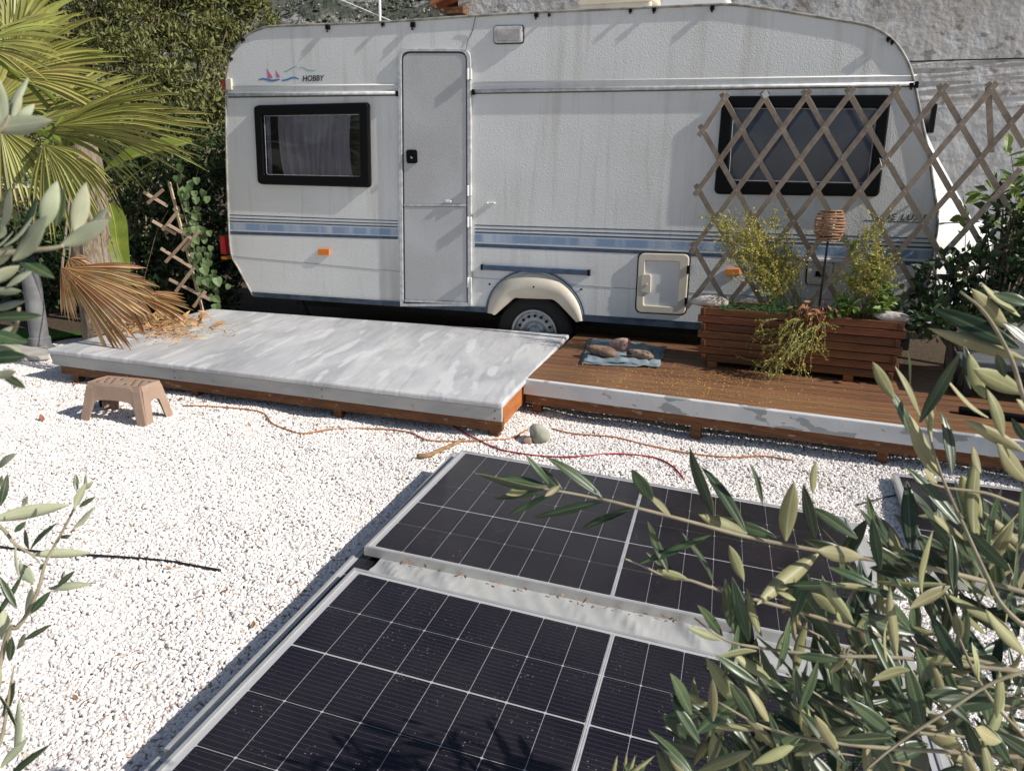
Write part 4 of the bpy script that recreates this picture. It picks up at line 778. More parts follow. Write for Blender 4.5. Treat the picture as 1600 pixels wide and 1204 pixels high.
def fern():
    r = random.Random(4); root = pl+PU*PLEN*0.25+PIN*0.1; root.z = PTOP-0.02; t = thing('ground_cover_plant', 'low feathery green plant covering the planter soil', 'plant', root); mb = MB()
    for i in range(330):
        p = pl+PU*(PLEN*r.uniform(0.08, 0.55))+PIN*r.uniform(-0.005, 0.16); p.z = PTOP-0.015; d = Vector((r.gauss(0, .7), r.gauss(-.2, .7), r.uniform(.3, 1.0))).normalized(); L_ = r.uniform(.08, .17); side = d.cross(UP).normalized()
        for k in range(9):
            q = p+d*L_*(k/8)-UP*0.03*(k/8)**2
            for s in (-1, 1): leaf(mb, q, (side*s+d*.6).normalized(), 0.017*(1.1-k/10), 0.4)
    o = mb.build('foliage', M['fern_leaf'], t, recalc=False)
fern()
def dead_bunch():
    r = random.Random(9); mb = MB()
    for i in range(120):
        p = pz(r.gauss(1268, 14), r.gauss(487, 8))-PIN*r.uniform(0.005, 0.07); d = Vector((r.gauss(0, .6), r.gauss(-.2, .5), -abs(r.gauss(.8, .5)))).normalized(); bigleaf(mb, p, d, Vector((r.gauss(0, 1), -1, .4)), r.uniform(.03, .06), .016, n=4, bend=r.uniform(-.6, .8))
    for i in range(26):
        p = pz(r.gauss(1268, 12), 483)-PIN*r.uniform(-.02, .05); mb.tube([p, p-PIN*.04-UP*.03, p-PIN*.05+PU*r.gauss(0, .04)-UP*r.uniform(.06, .16)], .0012, 3)
    tag(mb.build('withered_leaves', M['dry_leaf'], recalc=False), 'bunch of withered brown leaves hanging over the planter rim', 'leaves', kind='stuff')
dead_bunch()

def lantern():
    k = 0.20; top, bot = pk(1285, 331, k), pk(1285, 377, k); c = (top+bot)/2; H_ = top.z-bot.z; base = pk(1277, 480, k); base.z = PTOP-0.03; c = Vector((base.x+0.01, base.y, c.z))
    t = thing('garden_lantern', 'barrel shaped brown rattan lantern on a black stake in the planter', 'lantern', base)
    R = 0.094
    m = MB()
    for i in range(15):
        s = -1+2*i/14; rr = R*(1-0.27*abs(s)**2.2)
        m2 = [c+Vector((rr*math.cos(a*math.pi/12), rr*math.sin(a*math.pi/12), s*H_/2+0.004*math.sin(i*2+a*.26))) for a in range(24)]; m.tube(m2+[m2[0]], 0.0048, 5, cap=False)
    m.build('rattan_weave', M['rattan'], t, smooth=True)
    for q in range(8):
        a = q*math.pi/4; m = MB(); m.tube([c+Vector((R*.97*(1-0.27*abs(s)**2.2)*math.cos(a), R*.97*(1-0.27*abs(s)**2.2)*math.sin(a), s*H_/2)) for s in (-1, -.5, 0, .5, 1)], 0.004, 5); m.build('rib', M['rattan'], t)
    m = MB(); m.tube([base, c-UP*H_*.3], 0.0075, 8); m.build('stake', M['black_metal'], t)
    m = MB(); m.lathe(c-UP*H_*.42, UP, [(0.0005, 0), (0.055, 0), (0.055, .012), (0.0005, .012)], 20); m.build('base_plate', M['black_metal'], t)
    m = MB(); m.lathe(c, UP, [(0.0005, -.06), (.03, -.06), (.034, 0), (.03, .05), (0.0005, .05)], 20); m.build('light_cylinder', M['cream'], t)
lantern()

# ------------------------------------------------------------------ large trellis
def trellis():
    K0 = PDEP+0.015                      # behind the planter
    def q(x, y): return onpl(x, y, pl+PIN*K0, PIN)
    o0 = q(1132, 155); tr = q(1549, 139); dx = (tr-o0).dot(PU)/12; dz = (o0.z-q(1157, 298).z)/3
    base = q(1330, 470); base.z = PZ
    t = thing('trellis', 'large weathered expanding wooden trellis standing behind the planter', 'trellis', base)
    X0, X1, Z1 = -1, 13.5, 7.6           # lattice extent in half columns and rows
    slope = (tr.z-o0.z)/12
    def nd(i, j, off): return o0+PU*dx*i+UP*(slope*i-dz*j)+PIN*off
    def slat(p, r, off):
        d = (r-p).normalized(); p = p-d*0.045; r = r+d*0.045; w = 0.0175; s = d.cross(PIN).normalized(); m = MB(); c = (p+r)/2; m.box(c, (r-p)/2, s*w, PIN*0.0055); m.build('slat', M['trellis_wood'], t, bevel=0.0015)
    for s in range(-8, 22):              # "/" slats: i + j = s, in front
        pts = [(i, s-i) for i in np.arange(X0, X1+.01, .5) if -0.01 <= s-i <= Z1]
        if s % 2 or len(pts) < 2: continue
        a, b = pts[0], pts[-1]
        if abs(a[0]-b[0]) < 1: continue
        slat(nd(a[0], a[1], -0.0062), nd(b[0], b[1], -0.0062), 0)
    for s in range(-10, 16):             # "\" slats: i - j = s, behind
        pts = [(i, i-s) for i in np.arange(X0, X1+.01, .5) if -0.01 <= i-s <= Z1]
        if s % 2 or len(pts) < 2: continue
        a, b = pts[0], pts[-1]
        if abs(a[0]-b[0]) < 1: continue
        slat(nd(a[0], a[1], 0.0062), nd(b[0], b[1], 0.0062), 0)
    for j in range(0, 8):                # rivets at the crossings
        for i in range(-1, 14):
            if (i+j) % 2 == 0:
                m = MB(); m.lathe(nd(i, j, -0.0115), -PIN, [(0.0003, 0.0014), (0.0035, 0.0014), (0.004, 0)], 6); m.build('rivet', M['alu'], t)
    m = MB(); p0, p1 = q(1545, 136)+PIN*.035, q(1550, 238)+PIN*.035; m.box((p0+p1)/2, (p1-p0)/2, PU*.017, PIN*.01); m.build('support_batten', M['trellis_wood'], t)
    st = MB(); c = nd(8, 2, -.012); st.tube([c+PU*.03-UP*.02, c+PU*.012+UP*.01-PIN*.01, c-PU*.01-UP*.014-PIN*.008, c-PU*.04+UP*.005, c-PU*.02-UP*.05], .0022, 4); st.tube([nd(8, 2, -.012)-PU*.03-UP*.06, nd(8, 2, -.012)+PU*.03-UP*.075], .002, 4); st.build('string_tie', M['string'], t)
    st = MB(); c = nd(2, 0, -.012)+UP*.02-PU*.02; st.add([c, c+PU*.03+UP*.03, c+PU*.05-UP*.01, c+PU*.02-UP*.03], [(0, 1, 2, 3)]); st.build('paper_scrap', M['string'], t)
trellis()

# ------------------------------------------------------------------ cloth and stones on the deck
def cloth_bundle():
    a, b, c, d = onz(907, 566, DECK_Z+.01), onz(1030, 572, DECK_Z+.01), onz(1041, 541, DECK_Z+.01), onz(920, 527, DECK_Z+.01)
    t = thing('folded_cloth', 'folded blue grey cloth lying on the deck under three stones', 'cloth', (a+b+c+d)/4); 
    for L_ in range(3):
        P = []; s = 0.04*L_; off = UP*(0.006+0.009*L_)
        for i in range(25):
            row = []
            for j in range(19):
                u, v = i/24, j/18; u2 = s*.5+u*(1-s*(1.0 if L_ < 2 else 2.4)); v2 = s*.4+v*(1-s*1.6); p = a.lerp(b, u2).lerp(d.lerp(c, u2), v2); p.z = DECK_Z
                e = min(u, 1-u, v, 1-v); h = 0.006*math.sin(u*9+v*5+L_)+0.005*math.sin(v*21-u*6+L_*2)+0.004*math.sin(u*33+v*13)+(-0.004-0.006*L_ if e < .03 else 0)
                row.append(p+off+UP*max(-.006-.007*L_+.002, h)+DF*0.006*math.sin(v*14+L_*3)+DI*0.006*math.sin(u*17+L_))
            P.append(row)
        m = MB(); m.grid(P); o = m.build('fold', M['cloth'], t, smooth=True); so = o.modifiers.new('thick', 'SOLIDIFY'); so.thickness = 0.006; so.offset = -1
cloth_bundle()
def dstone(px, py, ax, z, *a, **k): c = onz(px, py, DECK_Z+z); rock(a[0], a[1], c, ax, a[2], **k)
dstone(941, 549, (DF*.12+DI*-.02, DI*.065, UP*.042), .052, 'stone', 'long flat brown stone on the folded cloth', M['stone_brown'], seed=21, rough=.13)
dstone(969, 539, (DF*.082, DI*.06, UP*.06), .068, 'stone', 'pinkish rounded stone on the folded cloth', M['stone_pink'], seed=22, rough=.16)
dstone(1000, 553, (DF*.10, DI*.055, UP*.042), .056, 'stone', 'dark speckled stone on the folded cloth', M['stone_speckled'], seed=23, rough=.2)
c = onz(843, 679, .045); rock('stone', 'grey green rounded rock on the gravel by the deck leg', c, (DF*.068, DI*.06, UP*.052), M['stone_grey'], seed=30, rough=.24)
c = onz(825, 689, .015); rock('stone', 'small pink stone on the gravel against the grey green rock', c, (DF*.03, DI*.03, UP*.022), M['stone_pink'], seed=31)

# ------------------------------------------------------------------ low dark table on the right
def table():
    zt = DECK_Z+0.22; a, b = onz(1471, 521, zt), onz(1502, 562, zt); fd = DF; e = 1.3
    t = thing('low_table', 'low table with dark grey slab top standing on the deck', 'table', Vector(((a.x+b.x)/2+.6, (a.y+b.y)/2-.2, DECK_Z)))
    m = MB(); m.prism([p-UP*.045 for p in (b, b+fd*e, a+fd*e, a)], UP*.045); m.build('table_top', M['slate'], t, bevel=.008)
    m = MB(); iw = (a-b).normalized(); m.prism([p-UP*.085 for p in (b+iw*.04+fd*.04, b+iw*.04+fd*(e-.04), a-iw*.04+fd*(e-.04), a-iw*.04+fd*.04)], UP*.0395); m.build('apron', M['black_metal'], t)
    for s in (.06, e-.06):
        for p in (a-iw*.05, b+iw*.05):
            q = p+fd*s; m = MB(); m.box(Vector((q.x, q.y, (DECK_Z+zt-.085)/2-.004)), fd*.022, iw*.022, UP*((zt-.085-DECK_Z)/2+.003)); m.build('leg', M['black_metal'], t)
table()
def dark_bar():
    p, q = onz(1498, 640, DECK_Z+.012), onz(1600, 654, DECK_Z+.012); q = q+(q-p)*.5; m = MB(); m.box((p+q)/2, (q-p)/2, DI*.03, UP*.017); tag(m.build('black_bar', M['black_plastic'], bevel=.008), 'black plastic bar lying on the deck boards', 'bar')
dark_bar()

# ------------------------------------------------------------------ step stool
def stool():
    fl, fr, br = onz(127, 657), onz(229, 668), onz(277, 651); fl.z = fr.z = br.z = 0
    x = (fr-fl); W_ = x.length; x.normalize(); y = Vector((-x.y, x.x, 0)); D_ = max(.24, (br-fr).dot(y)); H_ = .235
    bl = fl+y*D_; br = fr+y*D_; c = (fl+br)/2; ix, iy = .048, .04
    t = thing('step_stool', 'light brown plastic step stool with slotted top on the gravel', 'stool', c)
    T = [fl+x*ix+y*iy, fr-x*ix+y*iy, br-x*ix-y*iy, bl+x*ix-y*iy]; T = [p+UP*H_ for p in T]
    # top with slots: a grid of bars
    w, d = W_-2*ix, D_-2*iy; nx, ny = 15, 7; m = MB(); o = T[0]
    def hole(i, j):
        if j in (0, ny-1) or i in (0, nx-1) or 6 <= i <= 8: return False
        return j % 2 == 1 and ((i+(j//2)) % 2 == 1)
    cy = [0, .07, .26, .34, .53, .61, .80, 1.0][:7]+[1.0]; cy[6] = .82; vs = [o+x*w*i/nx+y*d*cy[j] for i in range(nx+1) for j in range(ny+1)]; low = [p-UP*.004 for p in vs]; fs = []; k = ny+1; nv = len(vs)
    for i in range(nx):
        for j in range(ny):
            if hole(i, j):
                A, B, C_, D2 = i*k+j, (i+1)*k+j, (i+1)*k+j+1, i*k+j+1
                for p, q in ((A, B), (B, C_), (C_, D2), (D2, A)): fs.append((p, q, nv+q, nv+p))
            else: fs += [(i*k+j, (i+1)*k+j, (i+1)*k+j+1, i*k+j+1), (nv+i*k+j, nv+i*k+j+1, nv+(i+1)*k+j+1, nv+(i+1)*k+j)]
    m.add(vs+low, fs); m.build('top', M['stool_brown'], t, recalc=False)
    # four aprons with arched openings, legs as their ends
    Bt = [fl, fr, br, bl]
    for e in range(4):
        p0, p1, q0, q1 = T[e], T[(e+1) % 4], Bt[e], Bt[(e+1) % 4]; n = 24; P = []
        outn = ((p1-p0).cross(UP)).normalized()
        top_ = []; bot_ = []
        lw = 0.060/ (q1-q0).length
        for i in range(n+1):
            u = i/n; top_.append(p0.lerp(p1, u)); base_ = q0.lerp(q1, u)
            if u <= lw or u >= 1-lw: s = 1.0
            else:
                v = (u-lw)/(1-2*lw); s = 0.40+0.10*(abs(2*v-1)**3)+0.5*max(0, (abs(2*v-1)-.86)/.14)**1.5
            bot_.append(p0.lerp(p1, u).lerp(base_, min(1, s)))
        mid = [a.lerp(b, .14)+outn*.006 for a, b in zip(top_, bot_)]
        m = MB(); m.grid([top_, mid, [a.lerp(b, .55)+outn*.003 for a, b in zip(top_, bot_)], bot_]); ob = m.build('side_panel', M['stool_brown'], t); so_ = ob.modifiers.new('thick', 'SOLIDIFY'); so_.thickness = .005; so_.offset = -1
    for e in range(4):
        p, q = T[e], Bt[e]; dirx = x if e in (0, 3) else -x; diry = y if e in (0, 1) else -y
        m = MB(); r0, r1 = .020, .026
        def sec(c_, r_): return [c_-dirx*.004-diry*.004, c_+dirx*r_*2-diry*.007, c_+dirx*r_*2+diry*.004, c_+dirx*.006+diry*.006, c_+dirx*.004+diry*r_*2, c_-dirx*.007+diry*r_*2]
        a_, b_ = sec(p-UP*.01, r0*.7), sec(q, r1*.8); m.add(a_+b_, [(i, (i+1) % 6, 6+(i+1) % 6, 6+i) for i in range(6)]+[tuple(range(6)), tuple(range(6, 12))]); m.build('leg', M['stool_brown'], t, bevel=.002)
    return c
SC = stool()
def pot():
    c = onz(170, 636); c.z = 0; t = tag(MB().lathe(c, UP, [(0.001, 0.0), (.045, 0), (.05, .01), (.06, .085), (.066, .085), (.066, .1), (.058, .1), (.05, .012), (.001, .012)], 24).build('flower_pot', M['black_plastic'], smooth=False), 'small black plastic pot on the gravel behind the step stool', 'pot')
pot()

# ------------------------------------------------------------------ solar panels
PLc, PSc, GC, GT = .1068, .2115, .012, .004
def cell_mesh(w, h):
    m = bpy.data.meshes.new('cell'); c = .0035
    P = [(c, 0), (w-c, 0), (w, c), (w, h-c), (w-c, h), (c, h), (0, h-c), (0, c)]; m.from_pydata([(x, -y, 0) for x, y in P]+[(x, -y, -.0006) for x, y in P], [], [tuple(range(8))[::-1]]+[(i, (i+1) % 8, 8+(i+1) % 8, 8+i) for i in range(8)]); m.materials.append(CELLM); return m
def cell_material():
    m = mat('solar_cell', (0.008, 0.0075, 0.012), 0.30, 0.2, col2=(0.012, 0.010, 0.016), scale=4); n = m.node_tree.nodes; L = m.node_tree.links; b = n['Principled BSDF']
    tc = n.new('ShaderNodeTexCoord'); sx = n.new('ShaderNodeSeparateXYZ'); L.new(tc.outputs['Object'], sx.inputs[0])
    def line(sock, period, width, k):
        a = n.new('ShaderNodeMath'); a.operation = 'DIVIDE'; a.inputs[1].default_value = period; L.new(sock, a.inputs[0]); f = n.new('ShaderNodeMath'); f.operation = 'FRACT'; L.new(a.outputs[0], f.inputs[0])
        s = n.new('ShaderNodeMath'); s.operation = 'SUBTRACT'; s.inputs[1].default_value = .5; L.new(f.outputs[0], s.inputs[0]); ab = n.new('ShaderNodeMath'); ab.operation = 'ABSOLUTE'; L.new(s.outputs[0], ab.inputs[0])
        lt = n.new('ShaderNodeMath'); lt.operation = 'LESS_THAN'; lt.inputs[1].default_value = width; L.new(ab.outputs[0], lt.inputs[0]); mu = n.new('ShaderNodeMath'); mu.operation = 'MULTIPLY'; mu.inputs[1].default_value = k; L.new(lt.outputs[0], mu.inputs[0]); return mu.outputs[0]
    l = line(sx.outputs[1], .0175, .028, .40); x = n.new('ShaderNodeMix'); x.data_type = 'RGBA'; L.new(l, x.inputs[0]); old = b.inputs['Base Color'].links[0].from_socket; L.new(old, x.inputs[6]); x.inputs[7].default_value = (.16, .15, .15, 1); L.new(x.outputs[2], b.inputs['Base Color']); return m
CELLM = cell_material(); CELL = cell_mesh(PLc-.0020, PSc-.0022)
def panel(label, o, x, y, thick_row, ncol=16, nrow=5, mid=8, only=None, lens=None, mx=.030, my=.024, deep=.032):
    x = Vector(x).normalized(); y = Vector(y); y = (y-x*y.dot(x)).normalized(); n = x.cross(y); o = Vector(o)
    W_ = lens[0] if lens else ncol*PLc+GC; H_ = lens[1] if lens else nrow*PSc+GT
    ctr = o+x*W_/2-y*H_/2-n*.032; t = thing('solar_panel', label, 'solar panel', ctr, 'solar panels lying on the gravel')
    c = [o-x*mx+y*my, o+x*(W_+mx)+y*my, o+x*(W_+mx)-y*(H_+my), o-x*mx-y*(H_+my)]
    fw = .011
    def bar(p, q, inn, nm='frame_rail'):
        m = MB(); a = [p, q, q+inn*fw, p+inn*fw]; m.prism([v-n*deep for v in a], n*(deep+.0025)); m.build(nm, M['panel_frame'], t, bevel=.001)
    bar(c[0], c[3], x); bar(c[1], c[2], -x); bar(c[0]+x*fw, c[1]-x*fw, -y); bar(c[3]+x*fw, c[2]-x*fw, y)
    i0 = [c[0]+x*fw-y*fw, c[1]-x*fw-y*fw, c[2]-x*fw+y*fw, c[3]+x*fw+y*fw]
    m = MB(); m.prism([p-n*.006 for p in i0], n*.004); m.build('backsheet', M['backsheet'], t)
    for r in range(nrow):
        for k in range(ncol):
            xx = k*PLc+(GC if k >= mid else 0)+.0010; yy = r*PSc+(GT if r >= thick_row else 0)+.0011
            if only and not only(k, r): continue
            place('cell', CELL, frame(o+x*xx-y*yy-n*.0012, x, y, n), t)
    m = MB(); q = [p-n*.0003 for p in i0]; m.add(q, [(0, 3, 2, 1)]); g = m.build('glass', M['panel_glass'], t, recalc=False)
    # ribbon along the middle gap
    if not lens:
        for s in (-.003, .003):
            m = MB(); p = o+x*(mid*PLc+GC/2+s)-n*.0010; m.prism([p-x*.0012, p+x*.0012, p+x*.0012-y*H_, p-x*.0012-y*H_], n*.0003); m.build('ribbon', M['alu'], t)
    return o, x, y, n, W_, H_
DZ = Vector((0, 0, CAM_H-1.36))
pA = panel('solar panel lying between the platforms and the other panels with olive twigs above', Vector((-.218, 3.644, .07))+DZ, (.966, -.25, -.072), (.25, .968, -.006), 3)
pB = panel('solar panel lying across the grey vinyl sheet opposite the platforms', Vector((-.502, 2.413, .075))+DZ, (.960, -.266, -.084), (.268, .963, .018), 2)
# the layer underneath: panels turned the other way, their edge showing along the gravel
zU = .134
e0, e1 = onz(708, 706, zU), onz(254, 1170, zU-.004); yv = (e0-e1).normalized(); nA = pA[3]; xv = yv.cross(nA).normalized()
def under(label, top, length, zc):
    W_, H_ = 1.10, length; o = top+xv*.028-yv*.022; return panel(label, o, xv, yv, 99, ncol=10, nrow=int(length/PSc), mid=99, only=lambda k, r: k < 2, lens=(W_-.06, length-.044), mx=.026, my=.020, deep=.036)
under('solar panel under the upper pair with only its edge showing along the gravel', e0-xv*.0, (e0-e1).length, 0)
under('solar panel end sticking out under the stack next to the gap in the edge frames', e1-yv*.018-UP*.004, 1.1, 0)
for k_, (q0, q1) in enumerate(((.03, .97), )):  # unseen beam added to stop light under the panels and close their shadow
    a_, b_ = e1.lerp(e0, q0)+xv*.07, e1.lerp(e0, q1)+xv*.07; m_ = MB(); zt_ = .134-.04; m_.box(Vector(((a_.x+b_.x)/2, (a_.y+b_.y)/2, zt_/2-.006)), Vector((b_.x-a_.x, b_.y-a_.y, 0))/2, xv*.05, UP*(zt_/2+.004)); tag(m_.build('shade_beam', M['brown_beam'], bevel=.004), 'unseen brown beam added under the stacked solar panels to block light', 'beam')
# panel on the right beyond the olive twigs
zr = .0; r0, r1, r2 = onz(1392, 748, zr), onz(1573, 769, zr), onz(1507, 958, zr-.03)
rx = (r1-r0).normalized(); ry = (r0-r2).normalized()
panel('solar panel lying alone on shaded gravel below the deck', r0+rx*.03-ry*.024+UP*.03, rx+UP*-.01, ry+UP*.0, 3)
def vinyl():
    o, x, y, n, W_, H_ = pA; P = []
    for i in range(301):
        s = .035+(W_+.06)*i/300; row = []
        for j in range(60):
            v = j/59; d = -.11+v*(H_+.62); p = o+x*s-y*(d+0.012*math.sin(s*9+1)*(1 if v < .02 else .25))
            gap = ss(H_+.026, H_+.055, d)*(1-ss(H_+.125, H_+.19, d)); edge = 1-ss(-.05, -.02, d)
            q = d*1.0+s*0.55
            wr = gap*(.019*(1-abs(math.sin(s*14-d*13+1.3*math.sin(s*5))))**2.2*(.55+.45*math.sin(s*6.1+1))+.011*(1-abs(math.sin(s*29-d*24+math.sin(s*11)+2)))**2*(.5+.5*math.sin(s*9))+.002*math.sin(s*90-d*60))+edge*(.008*math.sin(s*13)+.005*math.sin(s*31)-.012*edge)
            row.append(p+n*(-.0335+.0015+wr))
        P.append(row)
    m = MB(); m.grid(P); tag(m.build('vinyl_sheet', M['vinyl'], smooth=True), 'wrinkled grey vinyl sheet spread between the stacked solar panels', 'sheet')
vinyl()

# ------------------------------------------------------------------ cords, hose, stick, litter on the gravel
def cord(name, label, cat, px, r, m, lift=0.004, z=None):
    pts = [onz(x, y, 0) for x, y in px]
    for p in pts: p.z = gz(p.x, p.y)+r+lift
    tag(MB().tube(smoothline(pts, 6), r, 6).build(name, M[m], smooth=True), label, cat)
cord('cord', 'thin orange cord curving over the gravel in front of the marbled platform', 'cord', [(285, 636), (330, 639), (385, 643), (412, 648), (425, 662), (450, 674), (475, 680), (520, 672), (590, 669), (640, 676), (668, 690), (720, 693), (770, 692), (800, 688), (822, 676)], .0045, 'orange_cord', .006)
cord('cord', 'thin red cord running from under the platform past the panel corner', 'cord', [(690, 655), (715, 674), (745, 691), (775, 704), (800, 710), (850, 716), (900, 719), (960, 714), (1020, 718), (1050, 730), (1067, 746)], .005, 'red_cord', .006)
cord('cord', 'rusty brown cord lying in the shade along the timber deck', 'cord', [(862, 672), (900, 681), (960, 688), (1010, 697), (1080, 708), (1140, 715), (1190, 714), (1240, 722)], .005, 'orange_cord', .006)
cord('cord', 'black cable on the gravel between the right panel and the vinyl sheet', 'cord', [(1340, 778), (1360, 775), (1385, 771), (1400, 769)], .004, 'black_hose', .006)
cord('hose', 'black hose half sunk in the open gravel', 'hose', [(-40, 851), (40, 858), (125, 867), (200, 876), (265, 884), (310, 889), (345, 894)], .0055, 'black_hose', .0035)
def stick():
    p = [onz(652, 712, .012), onz(668, 711, .016), onz(690, 702, .018), onz(708, 694, .022), onz(724, 686, .026)]
    t = tag(MB().tube(smoothline(p, 4), [.012, .014, .015, .014, .0135, .013, .012, .012, .012, .012, .011, .011, .010, .010, .009, .009, .008][:len(smoothline(p, 4))], 7).build('stick', M['driftwood'], smooth=True), 'bare forked piece of driftwood on the gravel by the panel corner', 'stick')
stick()
def litter():
    r = random.Random(3); mb = MB()
    spots = [(68, 660, .03), (182, 628, .02), (60, 625, .02), (120, 640, .02), (345, 928, .022), (395, 990, .016), (318, 935, .02), (640, 720, .015), (300, 745, .012), (465, 915, .012)]+[(r.uniform(20, 330), r.uniform(600, 660), r.uniform(.008, .02)) for _ in range(46)]+[(r.uniform(0, 640), r.uniform(690, 1190), r.uniform(.005, .012)) for _ in range(26)]+[(r.uniform(300, 760), r.uniform(640, 690), r.uniform(.006, .016)) for _ in range(40)]
    for x, y, s in spots:
        p = onz(x, y); p.z = gz(p.x, p.y)+.009; a = r.uniform(0, 6.28); d = Vector((math.cos(a), math.sin(a), r.uniform(-.1, .35))); bigleaf(mb, p, d, Vector((r.gauss(0, .4), r.gauss(0, .4), 1)), s*2.2, s*1.0, n=4, bend=r.uniform(-.5, .5))
    for q in range(90):
        x, y = r.uniform(0, 640), r.uniform(610, 1180); p = onz(x, y); p.z = gz(p.x, p.y)+.009; a = r.uniform(0, 6.28); d = Vector((math.cos(a), math.sin(a), 0))*r.uniform(.015, .06); mb.tube([p, p+d*.5+Vector((0, 0, .004)), p+d+Vector((d.y, -d.x, 0))*.2], .0011, 3)
    o, x, y, n, W_, H_ = pA
    for q in range(40):
        s = r.uniform(.1, 1.3); p = o+x*s-y*(H_+.034+abs(r.gauss(0, .012)))-n*.019; a = r.uniform(0, 6.28); bigleaf(mb, p, Vector((math.cos(a), math.sin(a), .2)), Vector((r.gauss(0, .5), r.gauss(0, .5), 1)), r.uniform(.008, .03), .008, n=3, bend=r.uniform(-.6, .6))
    tag(mb.build('dry_leaf_litter', M['dry_leaf'], recalc=False), 'dry leaves and twigs scattered on the white gravel', 'leaf litter', kind='stuff')
litter()

# ------------------------------------------------------------------ left: pipe, slab, palm, banana, small trellis, hedge, tree
def pipe():
    c = onz(64, 545); c.z = 0; R = .072; t = thing('grey_pipe', 'upright grey pipe standing beside the end of the marbled platform', 'pipe', c)
    MB().lathe(c, UP, [(0.001, .0), (R+.012, 0), (R+.012, .1), (R, .11), (R*.98, .68), (R*.9, .685), (R*.9, .5)], 28).build('tube', M['grey_pipe'], t, smooth=False)
    MB().lathe(c, UP, [(R+.04, 0.002), (R+.04, .02), (R+.013, .022)], 28).build('collar', M['grey_pipe'], t)
pipe()
def slab():
    a, b, c, d = onz(-60, 572), onz(78, 562), onz(72, 540), onz(-60, 548); m = MB(); m.prism([a, b, c, d], UP*.035); tag(m.build('stone_slab', M['concrete'], bevel=.01), 'pale concrete slab edging the gravel by the grey pipe', 'slab')
    m = MB(); a = [onz(-80, 540), onz(75, 533), onz(140, 522), onz(-80, 515)]; m.prism([p+UP*.006 for p in a], UP*.012); tag(m.build('turf_mat', M['lawn']), 'strip of bright artificial grass behind the concrete slab', 'turf')
slab()

def fan(mb, hub, axis, side, n, length, spread, droop, r, width=.040, fuse=.45, nrm=None, ragged=.2, m=0):
    axis = axis.normalized(); side = (side-axis*side.dot(axis)).normalized(); nn = axis.cross(side)
    for i in range(n):
        u = -1+2*(i+.5)/n; a = spread*u; d = (axis*math.cos(a)+side*math.sin(a)).normalized(); b = (side*math.cos(a)-axis*math.sin(a)).normalized()
        L_ = length*(1-.22*u*u)*r.uniform(1-ragged, 1.05); cup = nn*(.10*abs(u)); k = 9; vs = []; p0 = hub+nn*r.gauss(0, .006)
        tw = r.gauss(0, .5); dr = droop*r.uniform(.5, 1.6)
        for j in range(k+1):
            t = j/k; wfull = 2*math.tan(spread/n)*L_*t*1.15; w = min(wfull, width*r.uniform(.9, 1.1)*(1-max(0, t-fuse)/(1-fuse))**.8)*.5+.0008
            late = max(0, t-fuse*.8); c = p0+(d+cup)*L_*t-UP*dr*L_*late*late*1.9+b*tw*.05*L_*late*late
            vs += [c+b*w-nn*w*.0, c+nn*w*.7, c-b*w]
        fs = []
        for j in range(k): o = j*3; fs += [(o, o+1, o+4, o+3), (o+1, o+2, o+5, o+4)]
        mb.add(vs, fs, m)
